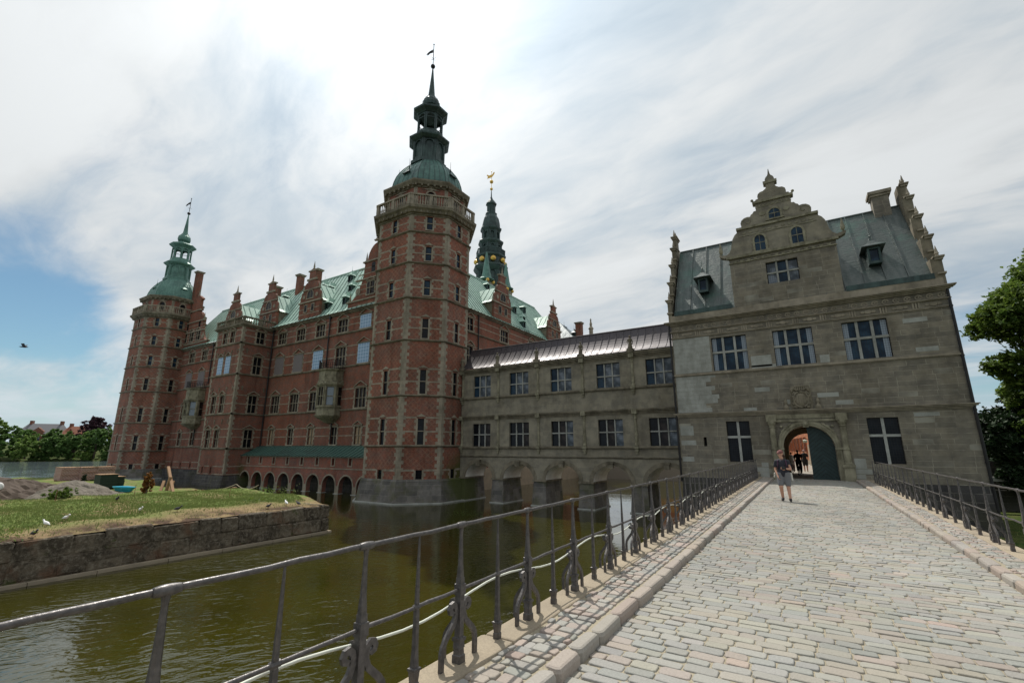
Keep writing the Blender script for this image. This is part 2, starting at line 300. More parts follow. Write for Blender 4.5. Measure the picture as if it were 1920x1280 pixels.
# ------------------------------------------------------------ mesh helpers
class F:   # a vertical facade plane: origin, U along the wall, n outward (angle a turns U from +x)
    def __init__(s, x, y, a=0):
        a = rad(a); s.o = (x, y); s.a = a; s.U = (math.cos(a), math.sin(a)); s.n = (math.sin(a), -math.cos(a))
    def P(s, u, z, d=0): return (s.o[0]+s.U[0]*u+s.n[0]*d, s.o[1]+s.U[1]*u+s.n[1]*d, z)
W0 = F(0, 0)
class MB:
    def __init__(s): s.v = []; s.f = []; s.m = []; s.tone = None
    def add(s, vs, fs, m=0):
        b = len(s.v); s.v += [tuple(p) for p in vs]; s.f += [tuple(i+b for i in f) for f in fs]; s.m += [m]*len(fs); return s
    def quad(s, *p, m=0): return s.add(p, [tuple(range(len(p)))], m)
    def fbox(s, f, u0, u1, z0, z1, d0, d1, m=0):
        vs = [f.P(u, z, d) for d in (d0, d1) for z in (z0, z1) for u in (u0, u1)]
        return s.add(vs, [(0, 2, 3, 1), (4, 5, 7, 6), (0, 1, 5, 4), (2, 6, 7, 3), (0, 4, 6, 2), (1, 3, 7, 5)], m)
    def box(s, x0, x1, y0, y1, z0, z1, m=0): return s.fbox(W0, x0, x1, z0, z1, -y1, -y0, m)
    def extr(s, f, pts, d0, d1, m=0):    # outline (u,z) extruded in depth
        n = len(pts); vs = [f.P(u, z, d1) for u, z in pts]+[f.P(u, z, d0) for u, z in pts]
        return s.add(vs, [tuple(range(n)), tuple(range(2*n-1, n-1, -1))]+[(i, (i+1) % n, n+(i+1) % n, n+i) for i in range(n)], m)
    def loft(s, rings, m=0, cap0=True, cap1=True):
        n = len(rings[0]); vs = [p for r in rings for p in r]; fs = []
        for k in range(len(rings)-1):
            for i in range(n): j = (i+1) % n; fs.append((k*n+i, k*n+j, (k+1)*n+j, (k+1)*n+i))
        if cap0: fs.append(tuple(range(n-1, -1, -1)))
        if cap1: fs.append(tuple((len(rings)-1)*n+i for i in range(n)))
        return s.add(vs, fs, m)
    def lathe(s, x, y, prof, n=12, m=0, sx=1, sy=1, rot=0):
        return s.loft([[(x+r*sx*math.cos(2*math.pi*(i+.5)/n+rot), y+r*sy*math.sin(2*math.pi*(i+.5)/n+rot), z) for i in range(n)] for r, z in prof], m)
    def tube(s, path, r, n=8, m=0, flat=None):
        path = [Vector(p) for p in path]; rings = []; up = Vector((0, 0, 1)); prev = None
        for i, p in enumerate(path):
            t = (path[min(i+1, len(path)-1)]-path[max(i-1, 0)]).normalized()
            a = t.cross(prev if prev else (up if abs(t.z) < .95 else Vector((1, 0, 0)))); a.normalize(); b = t.cross(a).normalized(); prev = prev or (up if abs(t.z) < .95 else Vector((1, 0, 0)))
            rr = r[i] if isinstance(r, (list, tuple)) else r
            if flat: ra, rb = flat; rings.append([tuple(p+a*(sa*ra)+b*(sb*rb)) for sa, sb in ((-1, -1), (1, -1), (1, 1), (-1, 1))])
            else: rings.append([tuple(p+a*(rr*math.cos(2*math.pi*k/n))+b*(rr*math.sin(2*math.pi*k/n))) for k in range(n)])
        return s.loft(rings, m)
    def ball(s, c, r, n=10, m=0, sz=1., rx=1., ry=1.):
        prof = [(max(r*math.sin(math.pi*k/n), .0005), c[2]-r*sz*math.cos(math.pi*k/n)) for k in range(n+1)]
        return s.lathe(c[0], c[1], prof, n+4, m, rx, ry)
    def build(s, name, mats, parent=None, smooth=False, at=None, tone=None):
        me = bpy.data.meshes.new(name)
        V = np.array(s.v, dtype=np.float64)
        if at is not None: V = V-np.array(at)
        me.from_pydata(V.tolist(), [], s.f)
        for x in (mats if isinstance(mats, (list, tuple)) else [mats]): me.materials.append(M[x])
        me.polygons.foreach_set('material_index', s.m)
        me.update(); L = len(me.loops); P_ = len(me.polygons)
        nr = np.empty(P_*3); me.polygons.foreach_get('normal', nr); nr = nr.reshape(-1, 3)
        lt = np.empty(P_, int); me.polygons.foreach_get('loop_total', lt)
        vi = np.empty(L, int); me.loops.foreach_get('vertex_index', vi)
        nl = np.repeat(nr, lt, 0); p = V[vi]+(np.array(at) if at is not None else 0)
        h = np.hypot(nl[:, 0], nl[:, 1]); flat = h < .35; hh = np.where(h < 1e-6, 1, h)
        tx, ty = -nl[:, 1]/hh, nl[:, 0]/hh
        uu = np.where(flat, p[:, 0], p[:, 0]*tx+p[:, 1]*ty); vv = np.where(flat, p[:, 1], p[:, 2]/np.maximum(h, .35))
        me.uv_layers.new(name='UVMap').data.foreach_set('uv', np.stack([uu, vv], 1).ravel())
        if tone is not None:
            ca = me.color_attributes.new('tone', 'FLOAT_COLOR', 'CORNER'); t = np.repeat(np.array(tone), lt, 0)
            ca.data.foreach_set('color', np.concatenate([t, np.ones((L, 1))], 1).ravel())
        if smooth: me.polygons.foreach_set('use_smooth', [True]*P_)
        o = bpy.data.objects.new(name, me); C.objects.link(o)
        if at is not None: o.location = at
        adopt(o, parent); return o
WL = {}      # world location of every Empty (objects built in world coordinates sit at 0)
def adopt(o, parent):
    if parent is not None:
        o.parent = parent; o.location = Vector(o.location)-Vector(WL.get(parent.name, (0, 0, 0)))
def tag(o, label=None, cat=None, group=None, kind=None):
    for k, v in (('label', label), ('category', cat), ('group', group), ('kind', kind)):
        if v: o[k] = v
    return o
def thing(name, loc, label, cat, group=None):
    o = bpy.data.objects.new(name, None); C.objects.link(o); o.location = loc; o.empty_display_size = .3; WL[o.name] = tuple(loc)
    return tag(o, label, cat, group)
def copy_tree(o, parent=None):
    c = o.copy(); C.objects.link(c)
    if parent: c.parent = parent
    for ch in [x for x in o.children]: copy_tree(ch, c)
    return c
def arc(uc, zc, ru, rz, a0, a1, n):
    return [(uc+ru*math.cos(rad(a0+(a1-a0)*i/n)), zc+rz*math.sin(rad(a0+(a1-a0)*i/n))) for i in range(n+1)]
def wall(mb, f, u0, u1, z0, z1, ops=(), dep=.18, m=0, mr=None, back=True):
    """wall face with real openings; ops: (ua,ub,za,zb[,rise]) with an arched head of that rise; reveals dep deep"""
    mr = m if mr is None else mr
    us = sorted({u0, u1, *[x for o in ops for x in o[:2]]}); zs = sorted({z0, z1, *[x for o in ops for x in o[2:4]]})
    us = [u for u in us if u0-1e-6 <= u <= u1+1e-6]; zs = [z for z in zs if z0-1e-6 <= z <= z1+1e-6]
    for i in range(len(us)-1):
        for j in range(len(zs)-1):
            uc = (us[i]+us[i+1])/2; zc = (zs[j]+zs[j+1])/2
            if any(o[0] < uc < o[1] and o[2] < zc < o[3] for o in ops): continue
            mb.quad(f.P(us[i], zs[j]), f.P(us[i+1], zs[j]), f.P(us[i+1], zs[j+1]), f.P(us[i], zs[j+1]), m=m)
    for o in ops:
        ua, ub, za, zb = o[:4]; rise = o[4] if len(o) > 4 else 0
        if rise:
            uc = (ua+ub)/2; a = arc(uc, zb-rise, (ub-ua)/2, rise, 180, 0, 14)
            hl = len(a)//2
            mb.quad(*([f.P(*p) for p in a[:hl+1]]+[f.P(ua, zb)]), m=m); mb.quad(*([f.P(*p) for p in a[hl:]]+[f.P(ub, zb)]), m=m)
            path = [(ua, za)]+a+[(ub, za)]
        else: path = [(ua, za), (ua, zb), (ub, zb), (ub, za)]
        pp = path+[path[0]]
        for k in range(len(pp)-1): mb.quad(f.P(*pp[k]), f.P(*pp[k+1]), f.P(*pp[k+1], -dep), f.P(*pp[k], -dep), m=mr)
WM = {}
def window(f, uc, z0, w, h, n, parent, fm='sandstone', gm=('glass_dark',), tr=.5, ped='tri', name='window', cover=None, arch=0, sur=.14, dep=.16, mw=.07, lean=None):
    """stone-framed window set in an opening: surround, mullions, transom, sill, hood, and its panes"""
    key = (w, h, n, fm, gm, tr, ped, arch, sur, cover, mw)
    if key not in WM:
        L = F(0, 0); mb = MB(); a = w/2
        if sur:
            z = 0; k = 0
            while z < h-.05:      # toothed surround blocks
                zz = min(z+.27, h); e = sur if k % 2 else sur*1.9
                for s_ in (-1, 1): mb.fbox(L, *sorted((s_*a, s_*(a+e))), z+.002, zz-.002, -.02, .025)
                z = zz; k += 1
            if not arch: mb.fbox(L, -a-sur, a+sur, h, h+.13, -.02, .03)
            mb.fbox(L, -a-sur*1.3, a+sur*1.3, -.13, 0, -.02, .10)
            if arch:
                oa = arc(0, h-arch, a+.12, arch+.12, 0, 180, 12); ia = arc(0, h-arch, a, arch, 180, 0, 12); mb.extr(L, oa+ia, -.02, .035)
        if ped == 'tri':
            t = h+.13; q = a+sur*1.9
            for s_ in (-1, 1): mb.extr(L, [(s_*q, t), (s_*q, t+.09), (0, t+.09+q*.52), (0, t+q*.52)][::s_], 0, .15)
            mb.fbox(L, -q, q, t+.002, t+.07, 0, .13)
        if ped == 'cap': mb.extr(L, [(-a-.05, h+.13), (a+.05, h+.13), (0, h+.33)], 0, .07)
        for i in range(1, n): mb.fbox(L, -a+w*i/n-mw/2, -a+w*i/n+mw/2, 0, h, -dep-.03, -dep+.10)
        if tr: mb.fbox(L, -a, a, h*tr-mw/2, h*tr+mw/2, -dep-.032, -dep+.09)
        if not mb.v: mb.fbox(L, -a, a, -.03, 0, -dep, .02)
        fr = mb.build(name, fm); me1 = fr.data; bpy.data.objects.remove(fr)
        pb = MB()
        e = .035; rows = ((0, h*tr), (h*tr, h)) if tr else ((0, h),)
        for i in range(n):
            for (za, zb) in rows:
                x0 = -a+w*i/n; x1 = -a+w*(i+1)/n; cur = len(gm) > 1 and gm[1] == 'glass_curtain' and (i in (0, n-1))
                sp = x0+(x1-x0)*.42 if i == 0 else x1-(x1-x0)*.42
                for (xa, xb, mm) in (((x0, sp, 1 if i == 0 else 0), (sp, x1, 0 if i == 0 else 1)) if cur else ((x0, x1, 0 if len(gm) == 1 or gm[1] == 'glass_curtain' else (i % len(gm))),)):
                    pb.quad((xa, dep, za), (xb, dep, za), (xb, dep, zb), (xa, dep, zb), m=mm)
                for q in ((x0, x0+e, za, zb), (x1-e, x1, za, zb), (x0+e, x1-e, za, za+e), (x0+e, x1-e, zb-e, zb)): pb.fbox(L, *q, -dep-.02, -dep+.02, m=len(gm))
        pn = pb.build('pane', [*gm, 'void']); me2 = pn.data; bpy.data.objects.remove(pn); WM[key] = (me1, me2)
    me1, me2 = WM[key]
    o = bpy.data.objects.new(name, me1); C.objects.link(o); o.location = f.P(uc, z0); o.rotation_euler = (0, 0, f.a); adopt(o, parent)
    p = bpy.data.objects.new('pane', me2); C.objects.link(p); p.parent = o
    if cover:
        cb = MB(); a = w/2+.07; cb.fbox(F(0, 0), -a, a, -.05, h+.06, .032, .06)
        c_ = cb.build('window_cover', cover); c_.parent = o
    return o
def cornice(mb, f, u0, u1, z, steps, m=0):    # stacked mouldings (height, projection)
    for h_, d in steps: mb.fbox(f, u0-d, u1+d, z, z+h_-.003, -.05, d, m); z += h_
    return z
def octo(cx, cy, hx, hy, c, z, g=0.):
    hx += g; hy += g; c += g*.586
    return [(cx-hx+c, cy-hy, z), (cx+hx-c, cy-hy, z), (cx+hx, cy-hy+c, z), (cx+hx, cy+hy-c, z), (cx+hx-c, cy+hy, z), (cx-hx+c, cy+hy, z), (cx-hx, cy+hy-c, z), (cx-hx, cy-hy+c, z)]
def ofaces(cx, cy, hx, hy, c):    # frames with width for the eight faces
    p = octo(cx, cy, hx, hy, c, 0); out = []
    for i in range(8):
        a, b = p[i], p[(i+1) % 8]; out.append((F(a[0], a[1], math.degrees(math.atan2(b[1]-a[1], b[0]-a[0]))), math.hypot(b[0]-a[0], b[1]-a[1])))
    return out
def reg(r): return (r, r, r*.586)

# ------------------------------------------------------------ corner towers
def onion(mb, cx, cy, prof, m=0, rot=False):     # octagonal stacked profile (half width, z)
    mb.loft([octo(cx, cy, *reg(r), z) for r, z in prof], m)
def pitch_ribs(mb, rings, t=.035):
    for i in range(8):
        mb.tube([(r[i][0], r[i][1], r[i][2]+.02) for r in rings], t, 5)
def corner_tower(cx, cy, zf, label, dome='copper_dome', top='copper_dark', gl=('glass_dark',)):
    Z = zf; hx, hy, c = 4.55, 4.1, 2.45
    T = thing('corner_tower', (cx, cy, Z(-2.7)), label, 'tower')
    pl = MB(); pl.loft([octo(cx, cy, hx, hy, c, Z(-3.4) if z < -2.7 else Z(z), g) for z, g in ((-3, .55), (-2.7, .48), (-1.05, .17), (-.96, .17), (-.80, .06))]); pl.build('plinth', 'granite', T)
    le = MB(); le.loft([octo(cx, cy, hx, hy, c, -2.72, .5), octo(cx, cy, hx, hy, c, -2.72, .66), octo(cx, cy, hx, hy, c, -2.60, .66), octo(cx, cy, hx, hy, c, -2.60, .5)], cap0=False, cap1=False); le.build('waterline_ledge', 'pale_stone', T)
    st = [-.79, 1.9, 6.12, 11.0, 14.93, 18.29, 21.38, 23.2]
    wn = [(-.82, -.06, .52), (2.0, 4.17, .52), (6.28, 8.38, .50), (11.2, 13.01, .52), (15.2, 16.65, .52), (18.55, 19.95, .52), (21.66, 23.0, .52)]
    wl = MB(); tr = MB(); wins = []
    for fi, (f, w) in enumerate(ofaces(cx, cy, hx, hy, c)):
        seen = fi in (0, 1, 2, 7) or fi == 3
        ops = [(w/2-q/2, w/2+q/2, Z(a), Z(b)) for a, b, q in wn] if seen else []
        wall(wl, f, 0, w, Z(-.82), Z(23.5), ops, .2)
        if not seen: continue
        for k, (a, b, q) in enumerate(wn):
            a_, b_ = Z(a), Z(b); wins.append((f, w/2, a_, q, b_-a_, k))
            # toothed jambs and the two light bands that tie the window to the quoins
            z = a_; i = 0
            while z < b_-.08:
                zz = min(z+.26, b_); e = .30 if i % 2 else .15
                for s_ in (-1, 1): x0, x1 = sorted((w/2+s_*q/2, w/2+s_*(q/2+e))); tr.fbox(f, x0, x1, z, zz, -.01, .014)
                z = zz; i += 1
            for bz in ((b_-.10, b_+.06),) if k == 0 else (((a_+b_)/2-.06, (a_+b_)/2+.06), (b_+.01, b_+.16)):
                tr.fbox(f, .2, w/2-q/2-.12, bz[0], bz[1], -.01, .009); tr.fbox(f, w/2+q/2+.12, w-.2, bz[0], bz[1], -.01, .009)
            if k: tr.extr(f, [(w/2-.42, b_+.16), (w/2+.42, b_+.16), (w/2, b_+.42)], 0, .07)
            tr.fbox(f, w/2-q/2-.14, w/2+q/2+.14, a_-.10, a_, -.01, .09)
        for e_ in (0, 1):        # quoins
            z = Z(-.79); i = fi+e_
            while z < Z(23.1):
                q = .46 if i % 2 else .27; x = (0, q) if not e_ else (w-q, w); tr.fbox(f, x[0], x[1], z+.004, z+.30, -.01, .011); z += .304; i += 1
    wl.build('brick_wall', 'brick_diaper', T); tr.build('stone_trim', 'sandstone', T)
    sc = MB()
    for z in st[1:-1]:
        z = Z(z); sc.loft([octo(cx, cy, hx, hy, c, z-.12, -.02), octo(cx, cy, hx, hy, c, z-.10, .05), octo(cx, cy, hx, hy, c, z-.02, .17), octo(cx, cy, hx, hy, c, z+.05, .17), octo(cx, cy, hx, hy, c, z+.09, .04)])
    # balcony cornice
    sc.loft([octo(cx, cy, hx, hy, c, Z(z), g) for z, g in ((23.05, -.02), (23.1, .12), (23.22, .12), (23.25, .3), (23.45, .42), (23.6, .62), (23.85, .66), (23.9, .5))])
    for f, w in ofaces(cx, cy, hx, hy, c):
        n = int(w/.55)
        for i in range(n): u = (i+.5)*w/n; sc.fbox(f, u-.08, u+.08, Z(23.22), Z(23.48), .1, .44)
    sc.build('string_courses', 'sandstone_dark', T)
    for f, u, z, w, h, k in wins:
        window(f, u, z, w, h, 1, T, 'sandstone', (gl[0] if k < 4 else gl[-1],), .52 if k else 0, None, sur=0, dep=.13)
    bl = MB(); zb, zt = Z(23.86), Z(25.1)
    for f, w in ofaces(cx, cy, hx+.42, hy+.42, c+.42*.586):
        bl.fbox(f, 0, w, zb, zb+.14, -.16, .06); bl.fbox(f, 0, w, zt-.16, zt, -.17, .07)
        for u in (0, w/2-.16, w-.32): bl.fbox(f, u, u+.32, zb+.14, zt-.16, -.14, .04)
        for s_ in (0, 1):
            a, b = (.32, w/2-.16) if not s_ else (w/2+.16, w-.32); n = max(2, int((b-a)/.23))
            for i in range(n):
                x, y, _ = f.P(a+(i+.5)*(b-a)/n, 0, -.05); h_ = zt-zb-.3
                bl.lathe(x, y, [(.05, zb+.14), (.085, zb+.14+h_*.3), (.04, zb+.14+h_*.6), (.06, zt-.16)], 6)
    bl.build('balustrade', 'sandstone', T)
    g = -.55; dr = MB(); dt = MB(); zd0, zd1 = Z(23.85), Z(26.35)
    for fi, (f, w) in enumerate(ofaces(cx, cy, hx+g, hy+g, c+g*.586)):
        wall(dr, f, 0, w, zd0, zd1, [(w/2-.36, w/2+.36, zd0+.7, Z(25.95), .36)], .15)
        if fi in (0, 1, 2, 7): window(f, w/2, zd0+.7, .72, Z(25.95)-zd0-.7, 1, T, 'sandstone', ('glass_dark',), 0, None, arch=.36, sur=0, dep=.12)
        dt.fbox(f, 0, .2, zd0, zd1, 0, .012); dt.fbox(f, w-.2, w, zd0, zd1, 0, .012)
        dt.extr(f, [(w/2+p[0], p[1]) for p in arc(0, Z(25.59), .52, .52, 0, 180, 10)+arc(0, Z(25.59), .37, .37, 180, 0, 10)], 0, .05)
        for s_ in (-1, 1): dt.fbox(f, *sorted((w/2+s_*.37, w/2+s_*.55)), zd0+.6, Z(25.59), 0, .03)
        dt.extr(f, [(w/2-.85, Z(26.12)), (w/2+.85, Z(26.12)), (w/2, Z(26.34))], 0, .08)
    dr.build('brick_wall', 'brick_pale', T); dt.build('stone_trim', 'sandstone', T)
    cr = MB(); cr.loft([octo(cx, cy, hx+g, hy+g, c+g*.586, Z(z), e) for z, e in ((26.3, -.02), (26.35, .12), (26.5, .15), (26.55, .34), (26.85, .5), (27.0, .5))])
    for f, w in ofaces(cx, cy, hx+g, hy+g, c+g*.586):
        n = int(w/.6)
        for i in range(n+1): u = i*w/n; cr.fbox(f, u-.09, u+.09, Z(26.38), Z(26.62), .1, .38)
    cr.build('cornice', 'sandstone_dark', T)
    # bell-shaped dome
    dp = [(27.0, .05), (27.08, -.28), (27.6, -.30), (28.2, -.42), (28.9, -.62), (29.5, -.90), (30.1, -1.28), (30.6, -1.70), (30.95, -2.15)]
    rings = []
    for z, e in dp:
        k = (z-27)/4.5; a = octo(cx, cy, hx+g, hy+g, c+g*.586, Z(z), e); rings.append(a)
    rings = [[tuple((1-t)*q[i]+t*o[i] for i in range(3)) for q, o in zip(r_, octo(cx, cy, *reg(1.85), r_[0][2]))] for r_, t in zip(rings, (0, 0, 0, 0, .01, .03, .08, .18, .36))]+[octo(cx, cy, *reg(1.66), Z(31.15))]
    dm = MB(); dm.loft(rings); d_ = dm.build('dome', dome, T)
    rb = MB(); pitch_ribs(rb, rings)
    for i in range(8):
        for t in (.2, .4, .6, .8): rb.tube([tuple(r[i][q]*(1-t)+r[(i+1) % 8][q]*t for q in range(3)) for r in rings[1:]], .028, 4)
    rb.v = rb.v; r_ = rb.build('ribs', top, d_)
    for (f, w) in [ofaces(cx, cy, hx-.42, hy-.42, c-.25)[i] for i in (7, 0, 2)]:      # lucarnes on the dome
        lb = MB(); u = w*.5; x, y, _ = f.P(u, 0, -.95)
        for q in ((-.32, -.24), (.24, .32)): lb.fbox(f, u+q[0], u+q[1], Z(27.7), Z(28.8), -1.4, -.62)
        lb.fbox(f, u-.24, u+.24, Z(27.7), Z(28.12), -1.4, -.66); lb.fbox(f, u-.24, u+.24, Z(28.12), Z(28.75), -1.3, -.85)
        lb.loft([[f.P(u+a_, Z(z), b_) for a_, b_ in ((-q, p1), (q, p1), (q, -1.5), (-q, -1.5))] for z, q, p1 in ((28.78, .48, -.48), (28.86, .44, -.52), (29.1, .26, -.75), (29.4, .06, -.95))])
        lb.lathe(*f.P(u, 0, -.98)[:2], [(.05, Z(29.3)), (.09, Z(29.65)), (.02, Z(29.8)), (.012, Z(30.6))], 6)
        lb.build('roof_dormer', top, T)
    # lantern
    ln = MB(); onion(ln, cx, cy, [(1.85, Z(30.8)), (1.85, Z(31.15)), (1.66, Z(31.25))])
    for f, w in ofaces(cx, cy, *reg(1.62)):
        wall(ln, f, 0, w, Z(31.2), Z(33.7), [(w/2-.43, w/2+.43, Z(31.6), Z(33.45), .43)], .1)
        ln.fbox(f, w/2-.43, w/2+.43, Z(31.6), Z(33.45), -.14, -.10)
        for u in (0, w-.15): ln.fbox(f, u, u+.15, Z(31.2), Z(33.7), 0, .05)
        ln.extr(f, [(w/2+p[0], p[1]) for p in arc(0, Z(33.45)-.40, .48, .48, 0, 180, 10)+arc(0, Z(33.45)-.40, .40, .40, 180, 0, 10)], 0, .05)
    onion(ln, cx, cy, [(1.66, Z(33.55)), (1.80, Z(33.62)), (2.08, Z(33.85)), (2.12, Z(34.0)), (2.04, Z(34.05)), (1.5, Z(34.45)), (1.38, Z(34.8)), (1.38, Z(35.0))])
    for f, w in ofaces(cx, cy, *reg(1.30)):      # open belvedere on eight posts
        wall(ln, f, 0, w, Z(34.95), Z(37.2), [(.15, w-.15, Z(35.0), Z(36.95), (w-.30)/2)], .16)
        for u in (0, w-.13): ln.fbox(f, u, u+.13, Z(34.95), Z(36.9), 0, .06)
        ln.fbox(f, 0, w, Z(36.44), Z(36.52), 0, .05)
    onion(ln, cx, cy, [(1.36, Z(37.1)), (1.45, Z(37.2)), (1.80, Z(37.45)), (1.84, Z(37.65)), (1.72, Z(37.72)), (1.0, Z(38.1)), (.7, Z(38.4))])
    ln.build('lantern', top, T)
    sp = MB(); sp.lathe(cx, cy, [(.62, Z(38.35)), (.66, Z(38.45)), (.90, Z(38.65)), (.97, Z(38.95)), (.90, Z(39.35)), (.58, Z(39.75)), (.42, Z(40.0)), (.36, Z(40.3)), (.25, Z(41.6)), (.15, Z(42.8)), (.06, Z(44.0))], 12)
    for k in range(8):
        a = k*math.pi/4; sp.tube([(cx+r*math.cos(a), cy+r*math.sin(a), Z(z)) for r, z in ((.68, 38.45), (.92, 38.65), (1.0, 38.95), (.92, 39.35), (.60, 39.75), (.4, 40.1))], .03, 5)
    s_ = sp.build('spire', top, T, smooth=False)
    fn = MB(); fn.ball((cx, cy, Z(44.15)), .26, 10); fn.tube([(cx, cy, Z(44.2)), (cx, cy, Z(47.2))], .045, 6)
    fn.ball((cx, cy, Z(47.2)), .09, 6); fn.tube([(cx-.35, cy, Z(45.2)), (cx+.35, cy, Z(45.2))], .02, 5); fn.tube([(cx, cy-.35, Z(45.2)), (cx, cy+.35, Z(45.2))], .02, 5)
    f = F(cx, cy, 30); fn.extr(f, [(-.06, Z(46.5)), (-.4, Z(46.3)), (-.7, Z(46.0)), (-.85, Z(45.7)), (-.62, Z(45.82)), (-.7, Z(45.6)), (-.4, Z(45.95)), (-.06, Z(46.05))], -.015, .015)
    fn.build('weather_vane', 'black_iron', s_)
    return T
corner_tower(-30.8, 32.0, lambda z: z, 'tall octagonal red brick corner tower nearest the water, green lantern and spire coloured dark as if backlit', gl=('glass_dark', 'glass_blue'))
corner_tower(-88.6, 32.0, lambda z: -1.3+(z+.79)*.978 if z > -.8 else -1.3+(z+.79)*.73, 'far left octagonal brick corner tower with bright green copper dome and spire', dome='copper_spire', top='copper_spire', gl=('glass_dark', 'glass_blue'))

# ------------------------------------------------------------ palace wings
P = thing('palace_wing', (-58, 33, -2.7), 'long red brick palace wing with green copper roof and gabled dormers facing the moat', 'palace')
FW = F(0, 33.0)       # u equals world x
def seams(mb, a, b, c, d, n, t=.022, h=.05):
    """standing seams on a roof quad a-b (eave), d-c (ridge)"""
    a, b, c, d = map(Vector, (a, b, c, d)); nn = (b-a).cross(d-a).normalized()
    if nn.z < 0: nn = -nn
    w = (b-a).normalized()*t
    for i in range(n+1):
        k = i/n; p = a+(b-a)*k; q = d+(c-d)*k
        vs = [p-w-nn*.02, p+w-nn*.02, p+w+nn*h, p-w+nn*h, q-w-nn*.02, q+w-nn*.02, q+w+nn*h, q-w+nn*h]
        mb.add(vs, [(0, 1, 2, 3), (4, 7, 6, 5), (0, 3, 7, 4), (1, 5, 6, 2), (2, 6, 7, 3)])
def wing_trim(tr, f, u0, u1, lv, gaps=()):
    """bands at transom and head level, broken at the windows"""
    for zz in lv:
        cuts = sorted([(a, b) for a, b, za, zb in gaps if za-.3 < zz < zb+.3]); u = u0
        for a, b in cuts+[(u1, u1)]:
            if a > u+.05: tr.fbox(f, u, min(a, u1), zz-.055, zz+.055, -.01, .012)
            u = max(u, b)
cols = [-56.2, -52.2, -48.25, -44.1, -40.15, -36.4]; colsL = [-68.6, -72.6, -76.7, -80.7]
LV = dict(L4=(14.85, 1.5, 1.65, 3), L3=(10.88, 2.15, 1.7, 3), L2=(6.0, 2.1, 1.7, 3), L1=(2.12, 1.85, 1.0, 2))
ops = []; wlist = []
for L, (z, h, w, n) in LV.items():
    for x in cols+colsL:
        if L == 'L2' and x in (-44.1, -76.7): continue
        ww = w if not (L == 'L2' and x == -48.25) else w
        ops.append((x-ww/2, x+ww/2, z, z+h)); cover = None; gm = ('glass_brown',)
        if (L, x) in (('L4', -40.15), ('L3', -40.15), ('L3', -48.25), ('L3', -68.6)): cover = 'sheet_blue'
        if (L, x) in (('L3', -56.2), ('L3', -52.2), ('L3', -76.7), ('L3', -80.7)): cover = 'sheet_grey'
        if (L, x) in (('L1', -56.2), ('L1', -48.25), ('L1', -40.15)): gm = ('board',)
        wlist.append((x, z, ww, h, n, gm, cover))
for x in (-68.3, -70.6, -73.2, -76, -79, -81.8): ops.append((x-.22, x+.22, -1.0, -.3))
mb = MB(); wall(mb, FW, -86, -35, -.4, 17.1, [o for o in ops if o[2] > 0], .2); wall(mb, FW, -86, -64, -1.25, -.4, [o for o in ops if o[2] < 0], .3, m=0); mb.build('brick_wall', 'brick', P)
mb = MB(); mb.box(-86, -64.5, 32.6, 34.5, -3.2, -1.26); mb.build('plinth', 'granite_dark', P)
mb = MB(); mb.box(-86, -35.2, 36, 37, -3.2, 17); mb.build('inner_wall', 'void', P)
tr = MB(); gp = [(o[0]-.2, o[1]+.2, o[2], o[3]) for o in ops]
for L, (z, h, w, n) in LV.items():
    wing_trim(tr, FW, -86, -35.3, (z+h*.5, z+h+.02), gp)
wing_trim(tr, FW, -86, -64, (-.25, -1.05), gp)
tr.build('stone_bands', 'sandstone', P)
mb = MB()
for z in (14.68, 10.72, 5.84, 1.95): cornice(mb, FW, -86, -35.3, z-.14, [(.07, .08), (.10, .17), (.05, .07)])
cornice(mb, FW, -86, -31, 16.95, [(.10, .06), (.14, .2), (.12, .34)]); mb.build('string_courses', 'sandstone_dark', P)
for x, z, w, h, n, gm, cover in wlist: window(FW, x, z, w, h, n, P, 'sandstone', gm, .5, 'tri', cover=cover)
for x in (-68.3, -70.6, -73.2, -76, -79, -81.8):
    mb = MB(); mb.fbox(FW, x-.22, x+.22, -1.0, -.3, -.3, -.28); mb.build('vent_opening', 'void', P)
# roofs: main wing and the wing running away from the camera
ZE, ZR = 17.3, 25.7; YR = 38.8; XR = -37.5
def roof_slope(mb, sm, e0, e1, r0, r1, n, flare=(.0, .12)):
    """eave e0-e1, ridge r0-r1, with a short flatter kick at the eaves"""
    e0, e1, r0, r1 = map(Vector, (e0, e1, r0, r1)); k = .12
    k0 = e0+(r0-e0)*k; k1 = e1+(r1-e1)*k; k0.z -= .38; k1.z -= .38
    mb.quad(e0, e1, k1, k0); mb.quad(k0, k1, r1, r0)
    seams(sm, e0, e1, k1, k0, n); seams(sm, k0, k1, r1, r0, n)
rf = MB(); sm = MB()
roof_slope(rf, sm, (-86, 32.55, ZE), (-31.6, 32.55, ZE), (-86, YR, ZR), (XR+1, YR, ZR), 66)
rf.quad((-86, YR, ZR), (XR, YR, ZR), (XR-3, 45, ZE), (-86, 45, ZE))
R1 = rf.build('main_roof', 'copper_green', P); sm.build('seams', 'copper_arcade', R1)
mb = MB(); mb.tube([(-86, YR, ZR+.03), (XR, YR, ZR+.03)], .13, 6); mb.build('ridge_cap', 'copper_green', P)
